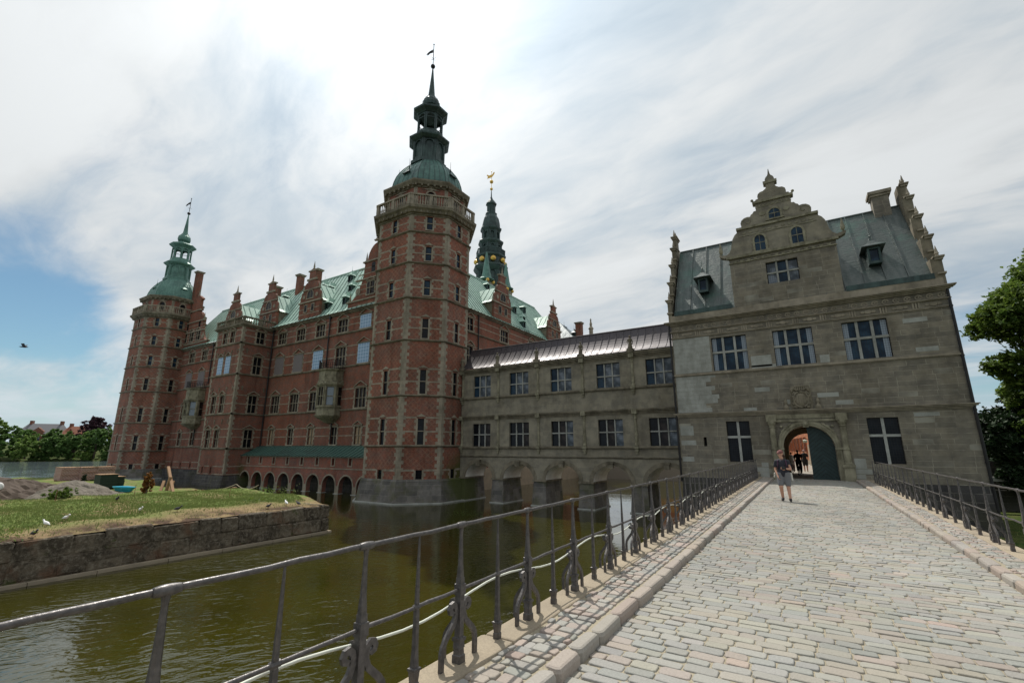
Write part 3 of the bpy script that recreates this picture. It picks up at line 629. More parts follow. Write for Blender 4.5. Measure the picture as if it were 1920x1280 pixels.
def gable_outline(hw, z0, z1, zt, k=1.):
    """half profile of a scrolled Dutch gable: straight sides to z1, scrolls, small head"""
    H_ = zt-z1
    h = [(hw, z0), (hw, z1), (hw+.16, z1), (hw+.16, z1+.16), (hw*.98, z1+.16)]
    h += [(hw*(.72+.26*math.cos(rad(a))), z1+.16+H_*.30*math.sin(rad(a))) for a in range(0, 91, 15)]
    h += [(hw*.66, z1+.16+H_*.33), (hw*.74, z1+.2+H_*.33), (hw*.74, z1+.30+H_*.33)]
    h += [(hw*(.40+.30*math.cos(rad(a))), z1+.3+H_*(.33+.22*math.sin(rad(a)))) for a in range(0, 91, 18)]
    h += [(hw*.36, z1+.3+H_*.58), (hw*.44, z1+.3+H_*.60), (hw*.44, z1+.3+H_*.65), (hw*.30, z1+.3+H_*.66), (hw*.30, zt-.3), (hw*.40, zt-.25), (hw*.40, zt-.1), (hw*.14, zt)]
    return [(-u, z) for u, z in h]+[(u, z) for u, z in h[::-1]]
def obelisk(mb, x, y, z, h, w=.13):
    mb.lathe(x, y, [(w*1.5, z), (w*1.5, z+.16), (w*.7, z+.22), (w, z+.34), (w*.9, z+.4), (w*.12, z+h)], 4, rot=math.pi/4-math.pi/4)
def dormer_gable(f, u, hw, z0, z1, zt, back, parent, wmat='brick', arch=True, lower=True, name='dormer_gable'):
    """gabled lucarne standing on the wall: front wall with scrolls, brick cheeks, copper cross roof"""
    mb = MB(); out = gable_outline(hw, z0, z1, zt)
    mb.extr(f, [(u+a, b) for a, b in out], -.30, .04); G_ = mb.build(name, wmat, parent)
    fr = MB()
    fr.fbox(f, u-hw-.14, u+hw+.14, z1-.05, z1+.15, -.05, .17); H_ = zt-z1
    fr.fbox(f, u-hw*.76, u+hw*.76, z1+.16+H_*.33, z1+.30+H_*.33, -.05, .14); fr.fbox(f, u-hw*.46, u+hw*.46, z1+.3+H_*.59, z1+.3+H_*.65, -.05, .12)
    fr.fbox(f, u-hw*.42, u+hw*.42, zt-.26, zt-.10, -.34, .10); fr.fbox(f, u-hw*.15, u+hw*.15, zt-.1, zt+.06, -.25, .02)
    obelisk(fr, *f.P(u, 0, -.1)[:2], zt, max(.9, hw*.55), .12)
    for s_ in (-1, 1):
        obelisk(fr, *f.P(u+s_*(hw*.98), 0, -.1)[:2], z1+.15, .85, .09)
        obelisk(fr, *f.P(u+s_*(hw*.70), 0, -.1)[:2], z1+.28+H_*.33, .7, .08)
    for k, zz in enumerate((z0+.35, z0+1.0, z0+1.65)):
        if zz < z1-.2: fr.fbox(f, u-hw, u+hw, zz, zz+.1, 0, .05)
    # shell ornaments in low relief
    for s_ in (-1, 1): fr.extr(f, arc(u+s_*hw*.62, z1+.3+H_*.12, hw*.13, hw*.13, 0, 340, 10), .03, .08)
    if arch:
        zc = z1+.25+H_*.06; hh = H_*.24; ww = hw*.28
        for (a, b, c_, d_) in ((u-ww, u+ww, zc, zc+hh),):
            m2 = MB(); m2.extr(f, [(a, c_), (b, c_)]+arc(u, d_-ww, ww, ww, 0, 180, 10), .045, .055); m2.build('window', 'glass_dark', G_)
            fr.extr(f, arc(u, d_-ww, ww+.12, ww+.12, 0, 180, 10)+arc(u, d_-ww, ww, ww, 180, 0, 10), .03, .11)
            for s_ in (-1, 1): fr.fbox(f, *sorted((u+s_*ww, u+s_*(ww+.12))), zc-.1, d_-ww, .03, .10)
            fr.fbox(f, a-.2, b+.2, zc-.12, zc, .03, .14); fr.fbox(f, u-.03, u+.03, zc, d_, .05, .075)
    if lower:
        for s_ in (-1, 1):
            x = u+s_*hw*.34; m2 = MB(); m2.fbox(f, x-.24, x+.24, z1-1.25, z1-.35, .042, .05); m2.build('window', 'glass_dark', G_)
            for q in ((x-.34, x-.24), (x+.24, x+.34)): fr.fbox(f, *q, z1-1.3, z1-.3, .03, .09)
            fr.fbox(f, x-.38, x+.38, z1-.35, z1-.25, .03, .10); fr.fbox(f, x-.38, x+.38, z1-1.36, z1-1.25, .03, .12)
    fr.build('gable_trim', 'sandstone', G_)
    ck = MB(); hc = hw-.12
    for s_ in (-1, 1): ck.quad(f.P(u+s_*hc, z0-.2, -.2), f.P(u+s_*hc, z0-.2, -back), f.P(u+s_*hc, z1+.05, -back), f.P(u+s_*hc, z1+.05, -.2))
    ck.build('cheek_wall', 'sandstone_dark', G_)
    cr = MB(); sm_ = MB(); zr = z1+H_*.62; ce = hc+.22
    for s_ in (-1, 1):
        pts = [(ce, z1+.05), (hc*.82, z1+.05+(zr-z1)*.16), (hc*.45, z1+(zr-z1)*.55), (0, zr)]
        for k in range(3):
            (a, za), (b, zb) = pts[k], pts[k+1]; q = [f.P(u+s_*a, za, -.31), f.P(u+s_*a, za, -back), f.P(u+s_*b, zb, -back), f.P(u+s_*b, zb, -.31)]
            cr.quad(*q); seams(sm_, *q, max(2, int(back/.8)), .018, .04)
    c_ = cr.build('cross_roof', 'copper_green', G_); sm_.build('seams', 'copper_spire', c_)
    return G_
for x, z1, zt in ((-51.05, 19.75, 24.2), (-60.35, 19.75, 24.3), (-69.7, 20.0, 24.5)): dormer_gable(FW, x, 2.1, 17.2, z1, zt, 4.6, P)
# great end gables where the side wings meet the front
def great_gable(f, u, hw, zt, parent, zb=17.2):
    H_ = zt-zb; half = [(hw, zb), (hw, zb+H_*.085), (hw+.2, zb+H_*.085), (hw+.2, zb+H_*.10), (hw*.98, zb+H_*.10)]
    half += [(hw*(.58+.40*(1-math.sin(rad(a)))), zb+H_*(.10+.37*(1-math.cos(rad(a))))) for a in range(0, 91, 15)]
    half += [(hw*.60, zb+H_*.48), (hw*.60, zb+H_*.50)]+[(hw*(.24+.27*math.cos(rad(a))), zb+H_*(.50+.18*math.sin(rad(a)))) for a in range(0, 91, 15)]
    half += [(hw*.24, zb+H_*.70), (hw*.32, zb+H_*.705), (hw*.32, zb+H_*.73), (hw*.22, zb+H_*.74), (hw*.22, zb+H_*.90), (hw*.30, zb+H_*.91), (hw*.3, zb+H_*.93), (hw*.08, zb+H_)]
    out = [(u-a, b) for a, b in half]+[(u+a, b) for a, b in half[::-1]]
    mb = MB(); mb.extr(f, out, -.35, .06); G_ = mb.build('end_gable', 'brick', parent); fr = MB()
    for q in (.085, .30, .485, .70): fr.fbox(f, u-hw*(1.03 if q < .1 else .80 if q < .4 else .62 if q < .6 else .34), u+hw*(1.03 if q < .1 else .80 if q < .4 else .62 if q < .6 else .34), zb+H_*q, zb+H_*q+.16, -.05, .20)
    for q in (.04, .15, .20, .25, .36, .42): fr.fbox(f, u-hw*.74, u+hw*.74, zb+H_*q, zb+H_*q+.09, 0, .075)
    for s_ in (-1, 1):
        obelisk(fr, *f.P(u+s_*hw*.97, 0, -.1)[:2], zb+H_*.10, 1.2, .12); obelisk(fr, *f.P(u+s_*hw*.57, 0, -.1)[:2], zb+H_*.50, 1.2, .12)
        fr.extr(f, arc(u+s_*hw*.72, zb+H_*.19, .42, .42, 20, 340, 12), .05, .12); fr.extr(f, arc(u+s_*hw*.74, zb+H_*.19, .25, .25, 0, 340, 10), .1, .15)
    obelisk(fr, *f.P(u, 0, -.1)[:2], zt, 1.2, .13); fr.build('gable_trim', 'sandstone', G_)
    for dx in (-2.2, 0, 2.2): window(F(f.o[0], f.o[1]-.065), u+dx, zb+H_*.135, 1.15, 1.5, 2, G_, 'sandstone', ('glass_brown',), .5, 'tri', dep=-.03, sur=.12)
    for dx in (-2.0, 2.0): m2 = MB(); m2.extr(f, [(u+dx-.3, zb+H_*.37), (u+dx+.3, zb+H_*.37)]+arc(u+dx, zb+H_*.37+.9, .3, .3, 0, 180, 8), .06, .075); m2.build('window', 'glass_dark', G_)
    return G_
great_gable(FW, -37.5, 6.0, 28.6, P); great_gable(FW, -81.9, 5.2, 26.2, P)
# projecting bay with balustrade
B = MB(); BT = MB(); BS = MB(); BWn = []
fF = F(0, 29.0); fS = F(-58.3, 29.0, 90)
fo = []; so_ = []
for (z, h, w, n), xs in ((LV['L4'], (-62.5, -60.7)), (LV['L3'], (-62.75, -60.9)), (LV['L2'], (-63.1, -61.05)), ((1.8, 2.1, .9, 2), (-63.3, -61.25))):
    for x in xs: w_ = 1.05; fo.append((x-w_/2, x+w_/2, z, z+h)); BWn.append((fF, x, z, w_, h, 2, 'sheet_blue' if z > 10 and z < 12 else None, ('glass_brown',)))
    so_.append((2.28-.5, 2.28+.5, z, z+h)); BWn.append((fS, 2.28, z, 1.0, h, 2, None, ('glass_dark',)))
for x in (-63.5, -61.45): fo.append((x-.2, x+.2, -1.25, -.5))
wall(B, fF, -64.7, -58.3, -1.4, 17, fo, .2); wall(B, fS, 0, 4, -1.4, 17, so_, .2); wall(B, F(-64.7, 33, -90), 0, 4, -1.4, 17)
B.build('bay_wall', 'brick', P)
for f, u0, u1, oo in ((fF, -64.7, -58.3, fo), (fS, 0, 4, so_)):
    g2 = [(o[0]-.2, o[1]+.2, o[2], o[3]) for o in oo]
    for (z, h, w, n) in LV.values(): wing_trim(BT, f, u0+.3, u1-.3 if f is fF else u1, (z+h*.5, z+h+.02), g2)
    wing_trim(BT, f, u0, u1, (-.4, -1.3), g2)
    for z in (14.68, 10.72, 5.84, 1.72): cornice(BS, f, u0, u1 if f is fF else u1-.3, z-.14, [(.07, .08), (.10, .17), (.05, .07)])
    i = 0; z = -1.3
    while z < 16.9:
        q = .42 if i % 2 else .26; BT.fbox(f, u1-q if f is fF else 0, u1 if f is fF else q, z, z+.3, -.01, .018)
        if f is fF: BT.fbox(f, u0, u0+q, z, z+.3, -.01, .018)
        z += .305; i += 1
for x in (-63.8, -62.1, -60.3, -58.9):     # wrought anchors
    for z in (13.6, 8.9, 4.9): BS.fbox(fF, x-.05, x+.05, z-.3, z+.3, 0, .06); BS.fbox(fF, x-.18, x+.18, z+.05, z+.15, 0, .05)
for u in (.8, 3.5):
    for z in (13.7, 9.0): BS.fbox(fS, u-.05, u+.05, z-.3, z+.3, 0, .06); BS.fbox(fS, u-.18, u+.18, z+.05, z+.15, 0, .05)
BT.build('stone_bands', 'sandstone', P)
cornice(BS, fF, -64.7, -58.3, 16.75, [(.1, .1), (.12, .22), (.1, .34)]); cornice(BS, fS, .0, 3.9, 16.75, [(.099, .097), (.119, .217), (.099, .337)]); BS.build('string_courses', 'sandstone_dark', P)
mb = MB(); mb.loft([[(x, y, z) for x, y in ((-64.7-g, 29-g), (-58.3+g, 29-g), (-58.3+g, 34), (-64.7-g, 34))] for z, g in ((-3.2, .35), (-2.6, .3), (-1.42, .05))]); mb.build('plinth', 'granite_dark', P)
for f, u, z, w, h, n, cv, gm in BWn: window(f, u, z, w, h, n, P, 'sandstone', gm, .5, 'tri', cover=cv)
mb = MB()
for f, u0, u1 in ((fF, -64.9, -58.1), (fS, -.2, 4.0)):
    mb.fbox(f, u0, u1, 17.05, 17.2, -.1, .22); mb.fbox(f, u0, u1, 17.92, 18.07, -.1, .22); n = int((u1-u0)/.3)
    for i in range(n):
        x, y, _ = f.P(u0+(i+.5)*(u1-u0)/n, 0, .06)
        if i % 7 == 0: mb.fbox(f, u0+(i+.5)*(u1-u0)/n-.14, u0+(i+.5)*(u1-u0)/n+.14, 17.2, 17.92, -.05, .17)
        else: mb.lathe(x, y, [(.06, 17.2), (.10, 17.4), (.045, 17.7), (.07, 17.92)], 6)
mb.build('balustrade', 'sandstone_dark', P)
mb = MB(); mb.box(-64.6, -58.4, 29.1, 33, 16.9, 17.05); mb.build('bay_roof', 'copper_dark', P)
# covered arcade over the water
fA = F(0, 30.9); A = MB(); xa = [-57.2+2.63*i for i in range(9)]
wall(A, fA, -58.3, -35.0, -2.9, .85, [(x-1.02, x+1.02, -2.9, -.98, 1.02) for x in xa]+[(x+.45-.21, x+.45+.21, .02, .72) for x in xa], .45)
AR = A.build('arcade', ['brick_pale'], P); mb = MB()
for x in xa:
    mb.extr(fA, arc(x, -2.0, 1.17, 1.17, 0, 180, 16)+arc(x, -2.0, 1.02, 1.02, 180, 0, 16), 0, .03)
    mb.fbox(fA, x+1.02, x+1.61, -2.9, -1.95, 0, .02); mb.fbox(fA, x+.24-.12, x+.24, -.02, .76, 0, .03); mb.fbox(fA, x+.66, x+.66+.12, -.02, .76, 0, .03); mb.fbox(fA, x+.1, x+.8, -.10, -.01, 0, .05)
mb.fbox(fA, -58.3, -35, -.36, -.26, 0, .04); mb.fbox(fA, -58.3, -35, .74, .84, 0, .05); mb.build('arcade_trim', 'sandstone', AR)
mb = MB()
for x in xa: mb.fbox(fA, x+.96, x+1.68, -2.82, -2.66, -.5, .12)
mb.build('footing', 'pale_stone', AR)
mb = MB(); mb.box(-58.3, -35, 32.6, 32.9, -3, 1.7); mb.build('back_wall', 'granite_dark', AR)
rf = MB(); sm = MB(); pr = [(30.65, .86), (31.0, 1.0), (31.9, 1.45), (32.6, 1.9), (33.0, 2.02)]
for k in range(4):
    q = [(-58.3, pr[k][0], pr[k][1]), (-34.9, pr[k][0], pr[k][1]), (-34.9, pr[k+1][0], pr[k+1][1]), (-58.3, pr[k+1][0], pr[k+1][1])]; rf.quad(*q); seams(sm, *q, 36, .02, .035)
q = rf.build('lean_to_roof', 'copper_arcade', AR); sm.build('seams', 'copper_dark', q)
# oriels
def oriel(cx):
    O = MB(); a = (1.5, 1.65, .85)
    def r(z, g=0): return octo(cx, 33.0, *a, z, g)
    O.loft([octo(cx, 33.0, .55, .6, .3, 4.45), octo(cx, 33.0, 1.0, 1.1, .55, 4.75), r(5.0, -.1), r(5.2, .1), r(5.28, .1)]); O.loft([r(5.25, -.05), r(6.12, -.05)]); O.loft([r(6.1, .08), r(6.25, .08)])
    for f, w in ofaces(cx, 33.0, *a):
        if f.n[1] > .1: continue
        ww = w*.62; wall(O, f, 0, w, 6.2, 8.55, [(w/2-ww/2, w/2+ww/2, 6.32, 8.35)], .12)
        for u in (0, w-.13): O.fbox(f, u, u+.13, 6.25, 8.45, 0, .09)
        O.extr(f, [(w/2-.5, 8.72), (w/2+.5, 8.72), (w/2, 9.12)], -.1, .12); O.fbox(f, .12, w-.12, 9.0, 10.2, -.06, 0)
    O.loft([r(8.45, .02), r(8.5, .14), r(8.7, .22), r(8.74, .05)]); O.loft([r(8.7, -.06), r(10.15, -.06)]); O.loft([r(10.1, 0), r(10.2, .15), r(10.36, .2)])
    O_ = O.build('oriel', 'oriel_stone', P)
    for i, (f, w) in enumerate(ofaces(cx, 33.0, *a)):
        if f.n[1] > .1: continue
        window(f, w/2, 6.32, w*.62, 2.03, 2 if i == 0 else 1, O_, 'oriel_stone', ('glass_curtain',) if i == 1 else ('glass_brown',), .5, None, sur=0, dep=.1)
    k = MB()
    for f, w in ofaces(cx, 33.0, 1.55, 1.7, .88):
        if f.n[1] > .1: continue
        for z in (10.5, 11.35): k.tube([f.P(0, z), f.P(w, z)], .025, 5)
        for i in range(7):
            u = i*w/6; k.tube([f.P(u, 10.36), f.P(u, 11.4)], .02, 5)
            if i < 6: k.tube([f.P(u+w/12+.09*math.cos(t), 10.92+.22*math.sin(t)) for t in np.linspace(0, 6.28, 9)], .014, 4)
    k.build('balcony_railing', 'black_iron', O_)
    k = MB(); k.lathe(cx+.3, 32.85, [(.07, 2.2), (.07, 4.5)], 8); k.build('downpipe', 'black_iron', O_)
oriel(-44.75); oriel(-76.2)
for x, y, z0, z1 in ((-46.4, 32.85, 11.0, 17.1), (-58.1, 32.82, 2.0, 17.0), (-74.0, 32.85, 11.0, 17.1)):
    mb = MB(); mb.lathe(x, y, [(.08, z0), (.08, z1)], 8); mb.box(x-.15, x+.15, y-.12, y+.1, z1-.25, z1+.02); mb.build('downpipe', 'black_iron', P)
# chimneys
def chimney(x, y, z0, z1, w=.55, d=.45, parent=P, wm='brick'):
    mb = MB(); mb.box(x-w, x+w, y-d, y+d, z0, z1); c_ = mb.build('chimney', wm, parent)
    m2 = MB(); m2.box(x-w-.1, x+w+.1, y-d-.1, y+d+.1, z1-.28, z1-.14); m2.box(x-w-.18, x+w+.18, y-d-.18, y+d+.18, z1-.14, z1); m2.build('cap', 'sandstone', c_)
chimney(-61.8, 38.0, 22, 27.3, .42, .4); chimney(-54.4, 36.0, 20, 25.9, .34, .34); chimney(-64.0, 36.0, 20, 25.2, .34, .34); chimney(-84.7, 33.7, 22, 31.2, .45, .45)
# small roof lucarnes
def roof_dormer(x, y, z, a, parent, s=1., mt='copper_dark', tm='copper_green', gl='glass_dark', hf=1.):
    f = F(x, y, a); mb = MB()
    for q in ((-.30, -.20), (.20, .30)): mb.fbox(f, q[0]*s, q[1]*s, z-.75*s, z+.25*s, -1.1*s, .2*s)
    mb.fbox(f, -.2*s, .2*s, z-.75*s, z-.6*s, -1.1*s, .2*s); mb.fbox(f, -.2*s, .2*s, z+.12*s, z+.25*s, -1.1*s, .2*s)
    d = mb.build('roof_dormer', mt, parent)
    mb = MB(); mb.fbox(f, -.2*s, .2*s, z-.6*s, z+.12*s, .06*s, .08*s); mb.build('window', gl, d)
    mb = MB(); mb.loft([[f.P(q*u_, zz, v_) for u_, v_ in ((-1, p1), (1, p1), (1, -1.2*s), (-1, -1.2*s))] for zz, q, p1 in ((z+.25*s, .46*s*hf, .4*s*hf), (z+.30*s, .44*s*hf, .38*s*hf), (z+.48*s, .25*s*hf, .15*s), (z+.78*s, .09*s, -.1*s), (z+1.0*s, .03*s, -.15*s))])
    mb.lathe(*f.P(0, 0, -.18*s)[:2], [(.03, z+.9*s), (.07*s, z+1.05*s), (.02, z+1.15*s), (.012, z+1.7*s)], 6); mb.build('hood', tm, d)
for x, y, z in ((-49.2, 37.6, 24.1), (-46.8, 36.0, 21.7), (-48.7, 34.2, 19.2), (-45.5, 34.3, 19.4), (-54.9, 37.5, 23.8), (-63.9, 37.4, 23.7), (-73.6, 37.2, 23.4), (-52.3, 36.7, 22.8)): roof_dormer(x, y-.25, z, 0, P, 1.0)

# side wing running away along the bridge direction
Q = thing('side_wing', (-31, 52, -2.7), 'brick side wing behind the stone gallery with pale green copper roof', 'palace')
FX = F(-31.0, 0, 90)      # u equals world y
ry = [40.2, 47.4, 54.6, 61.8]; ops = []
for y, w, n in ((40.2, 1.2, 2), (47.4, 1.7, 3), (54.6, 1.7, 3), (61.8, 1.7, 3)):
    for L in ('L4', 'L3'): z, h = LV[L][:2]; ops.append((y-w/2, y+w/2, z, z+h)); window(FX, y, z, w, h, n, Q, 'sandstone', ('glass_dark',), .5, 'tri')
mb = MB(); wall(mb, FX, 34, 67, -3, 17.1, ops, .2); wall(mb, F(-43, 67, 0), 0, 12, -3, 17.1); mb.build('brick_wall', 'brick', Q)
mb = MB(); mb.box(-34, -33, 36, 67, -3, 17); mb.build('inner_wall', 'void', Q)
tr = MB(); gp = [(o[0]-.2, o[1]+.2, o[2], o[3]) for o in ops]
for L in ('L4', 'L3'): z, h = LV[L][:2]; wing_trim(tr, FX, 36, 67, (z+h*.5, z+h+.02), gp)
tr.build('stone_bands', 'sandstone', Q); mb = MB()
for z in (14.68, 10.72): cornice(mb, FX, 36, 67, z-.14, [(.07, .08), (.10, .17), (.05, .07)])
cornice(mb, FX, 36, 67, 16.95, [(.10, .06), (.14, .2), (.12, .34)]); mb.build('string_courses', 'sandstone_dark', Q)
rf = MB(); sm = MB(); roof_slope(rf, sm, (-30.55, 34, ZE), (-30.55, 67, ZE), (XR, 34, ZR), (XR, 67, ZR), 50)
rf.quad((XR, 33.2, ZR), (XR, 67, ZR), (-44, 67, ZE), (-44, 33.2, ZE)); rf.quad((XR, 33.2, ZR), (-31.6, 33.2, ZE), (-44, 33.2, ZE))
R2 = rf.build('roof', 'copper_green', Q); sm.build('seams', 'copper_arcade', R2)
mb = MB(); mb.tube([(XR, 33.3, ZR+.03), (XR, 67, ZR+.03)], .13, 6); mb.build('ridge_cap', 'copper_green', Q)
dormer_gable(FX, 47.0, 2.0, 17.2, 19.7, 23.9, 4.6, Q); dormer_gable(FX, 61.7, 2.1, 17.2, 19.7, 23.6, 4.6, Q)
for x, y, z in ((-36.5, 50.9, 24.5), (-35.2, 59.0, 23.0), (-34.1, 54.4, 21.6), (-33.2, 55.4, 20.2), (-32.1, 53.6, 18.9), (-35.3, 44.0, 23.1)): roof_dormer(x+.3, y, z, 90, Q, .95)
for y in (41.7, 63.0):
    mb = MB(); mb.lathe(-30.85, y, [(.08, 5), (.08, 17.1)], 8); mb.build('downpipe', 'black_iron', Q)
G2 = thing('rear_wing', (-35, 75, 0), 'grey slate roofed wing behind the gallery roof ridge', 'building')
mb = MB(); mb.box(-43, -31, 71, 81, 0, 18.5); mb.build('brick_wall', 'brick', G2)
mb = MB(); mb.loft([[(-44, 70, 18.4), (-30, 70, 18.4), (-30, 82, 18.4), (-44, 82, 18.4)], [(-44, 75.5, 25.0), (-36.8, 75.5, 25.0), (-36.8, 75.6, 25.0), (-44, 75.6, 25.0)]]); mb.build('slate_roof', 'slate_grey', G2)
roof_dormer(-35.5, 74.5, 22.8, 0, G2, 1.2, 'copper_dark', 'slate_grey'); roof_dormer(-33.4, 74.3, 21.9, 0, G2, 1.1, 'copper_dark', 'slate_grey'); chimney(-32.6, 75, 20, 24.2, .55, .5, G2)
mb = MB(); mb.lathe(-30.3, 75, [(.35, 19), (.35, 22.6), (.5, 22.7), (.4, 22.9), (.2, 23.2), (.24, 23.6), (.12, 24.1), (.14, 24.4), (.02, 24.7)], 8); mb.build('finial_statue', 'sandstone', G2)

# chapel spire with gold balls, two copper spirelets beside it
def chapel():
    cx, cy = -44.9, 64.0; T = thing('chapel_tower', (cx, cy, 0), 'tall tiered dark copper church spire with gold balls behind the roofs', 'tower')
    k = 64/62.; z_ = lambda z: 1.7+(z-1.7)*k
    mb = MB(); mb.box(cx-2.4, cx+2.4, cy-2.4, cy+2.4, 0, 27.5); mb.build('brick_shaft', 'brick', T)
    mb = MB()
    def tier(r0, z0, z1, arch=.5, n=1):
        for f, w in ofaces(cx, cy, *reg(r0*.8)):
            wall(mb, f, 0, w, z_(z0), z_(z1), [(w/2-w*arch/2, w/2+w*arch/2, z_(z0)+.15, z_(z1)-.25, w*arch/2)], .2)
            mb.fbox(f, w/2-w*arch/2, w/2+w*arch/2, z_(z0)+.15, z_(z1)-.25, -.25, -.22)
            for u in (0, w-.25): mb.fbox(f, u, u+.25, z_(z0), z_(z1), 0, .09)
    P_ = lambda *q: onion(mb, cx, cy, [(r*.8, z_(z)) for r, z in q])
    tier(3.0, 27, 31.9); P_((3.1, 31.7), (3.5, 32.1), (3.75, 32.5), (3.7, 32.7), (3.0, 33.2), (2.9, 34.4)); P_((2.9, 34.2), (3.3, 34.5), (3.3, 34.8), (2.6, 34.9))
    tier(2.35, 34.8, 37.0, .4); P_((2.4, 36.9), (2.75, 37.3), (2.75, 37.6), (2.1, 38.0)); tier(1.9, 37.7, 39.6, .5); P_((1.9, 39.5), (2.3, 39.9), (2.35, 40.2), (2.0, 40.4), (1.95, 41.2), (1.7, 42.2), (1.25, 42.9), (1.3, 43.3), (1.0, 43.5))
    tier(.85, 43.4, 45.0, .45); P_((.9, 44.9), (1.2, 45.1), (1.2, 45.3), (.8, 45.8), (.35, 46.3), (.14, 46.8), (.08, 48.0))
    mb.build('copper_spire', 'copper_dark', T)
    mb = MB()
    for f, w in ofaces(cx, cy, *reg(2.52)):
        for i in range(9): mb.fbox(f, i*w/9, i*w/9+.1, z_(34.8), z_(35.7), -.1, 0)
        mb.fbox(f, 0, w, z_(35.7), z_(35.85), -.14, .03)
    mb.build('balustrade', 'copper_dark', T)
    for i in range(8):
        f, w = ofaces(cx, cy, *reg(2.6))[i]; p = f.P(w/2, z_(33.65), 0); b = MB(); b.ball(p, .52, 12); b.build('gold_ball', 'gold', T, smooth=True)
    mb = MB(); mb.ball((cx, cy, z_(48.4)), .28, 8); mb.ball((cx, cy, z_(49.9)), .36, 8); mb.lathe(cx, cy, [(.05, z_(47.5)), (.04, z_(52.2))], 5); mb.ball((cx, cy, z_(52.1)), .1, 6)
    f = F(cx, cy, 30); mb.extr(f, [(-.75, z_(50.6)), (-.35, z_(50.7)), (.1, z_(50.9)), (.5, z_(51.5)), (.6, z_(51.9)), (.4, z_(51.9)), (.1, z_(51.4)), (-.5, z_(51.2)), (-.85, z_(51.4)), (-.95, z_(51.2)), (-.7, z_(51.0)), (-.85, z_(50.5))], -.03, .03); mb.build('weather_vane', 'gold', T)
    for (y, z0, zt, lb) in ((54.5, 27.2, 31.9, 'left slender green copper spirelet on four gold balls, in front of the church spire'), (60.1, 27.4, 32.0, 'right slender green copper spirelet on gold balls, beside the brick gable')):
        s = thing('spirelet', (-39, y, 22), lb, 'spire', 'copper spirelets in front of the church spire')
        mb = MB(); mb.box(-39.75, -38.25, y-.75, y+.75, 22, z0-.5); mb.build('pier', 'sandstone', s)
        mb = MB(); mb.lathe(-39, y, [(1.25, z0-.05), (1.25, z0+.1), (.85, z0+.35), (.62, z0+1.3), (.38, z0+2.9), (.10, zt)], 8); mb.build('spire', 'copper_spire', s)
        for a, b in ((-.75, -.75), (.75, -.75), (-.75, .75), (.75, .75)): m2 = MB(); m2.ball((-39+a, y+b, z0-.3), .3, 8); m2.build('gold_ball', 'gold', s, smooth=True)
chapel()

# ------------------------------------------------------------ stone gallery on arches over the water
GA = thing('stone_gallery', (-16, 33, -2.7), 'two storey grey stone gallery on arches between the brick tower and the gatehouse', 'gallery')
fG = F(0, 33.0); xw = [-23.93, -20.07, -16.1, -12.12, -8.28]; xp = [-26.05, -22.15, -18.2, -14.2, -10.2]; xar = [-24.15, -20.17, -16.18, -12.2, -8.2]
UW = [(1.9, 6.2, 1.85), (1.95, 1.88, 1.93)]
ops = [(x-.94, x+.94, 6.18, 8.05) for x in xw]+[(x-.96, x+.96, 1.86, 3.8) for x in xw]
mb = MB(); wall(mb, fG, -26.2, -6.6, .95, 8.6, ops, .25); mb.build('wall', 'ashlar_smooth', GA)
for x in xw:
    window(fG, x, 6.18, 1.88, 1.87, 3, GA, 'mullion_stone', ('glass_blue', 'glass_grey', 'glass_grey'), .47, None, sur=0, mw=.09, dep=.2)
    window(fG, x, 1.86, 1.92, 1.94, 3, GA, 'mullion_stone', ('glass_dark', 'glass_dark', 'glass_brown') if x < -20 else ('glass_dark', 'glass_brown', 'glass_grey'), .52, None, sur=0, mw=.09, dep=.2)
A = MB(); fB = F(0, 33.0)
for yy in (0, 1):
    f = fG if not yy else F(0, 35.75)
    A = MB(); wall(A, f, -26.2, -6.6, -.74, .97, [(x-1.45, x+1.45, -.75, .47, 1.2) for x in xar], .02)
    AR_ = A.build('arcade_wall', 'ashlar_smooth', GA); AR = AR_ if not yy else AR
mb = MB()
for x in xar:      # barrel soffits right through the building, whitened in place of light off the water
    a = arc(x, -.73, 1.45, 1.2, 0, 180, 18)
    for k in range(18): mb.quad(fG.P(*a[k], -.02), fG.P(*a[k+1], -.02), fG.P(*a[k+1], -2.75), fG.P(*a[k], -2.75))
mb.build('vault_soffit', 'soffit_bounce_white', AR)
mb = MB()
for x in xar: mb.fbox(fG, x-.2, x+.2, .28, .75, -.02, .22); mb.fbox(fG, x-.24, x+.24, .62, .75, -.02, .26)
for x in xar: mb.extr(fG, arc(x, -.73, 1.75, 1.5, 0, 180, 18)+arc(x, -.73, 1.45, 1.2, 180, 0, 18), 0, .03)
mb.build('keystone', 'sandstone_dark', AR)
for i in range(6):
    x0, x1 = ((-26.6, -25.6) if i == 0 else (xar[i-1]+1.45, (xar[i]-1.45) if i < 5 else -6.2))
    mb = MB(); mb.loft([[(x0-g, 33-g, z), (x1+g, 33-g, z), (x1+g, 35.75+g, z), (x0-g, 35.75+g, z)] for z, g in ((-3.3, .16), (-2.72, .12), (-.86, .0))]); p = mb.build('pier', 'granite', GA)
    mb = MB(); mb.box(x0-.08, x1+.08, 32.9, 35.85, -.86, -.73); mb.build('impost', 'sandstone_dark', p); mb = MB(); mb.box(x0-.17, x1+.17, 32.8, 35.95, -2.74, -2.62); mb.build('footing', 'pale_stone', p)
mb = MB()
for z, st in ((8.25, [(.12, .04), (.10, .12), (.12, .22), (.10, .30)]), (5.93, [(.07, .08), (.10, .17), (.05, .08)]), (4.12, [(.10, .04), (.12, .10), (.08, .22), (.09, .28)]), (1.66, [(.06, .08), (.10, .18), (.05, .08)]), (.98, [(.06, .05), (.05, .10)])): cornice(mb, fG, -26.1, -6.9, z, st)
mb.build('string_courses', 'sandstone_dark', GA)
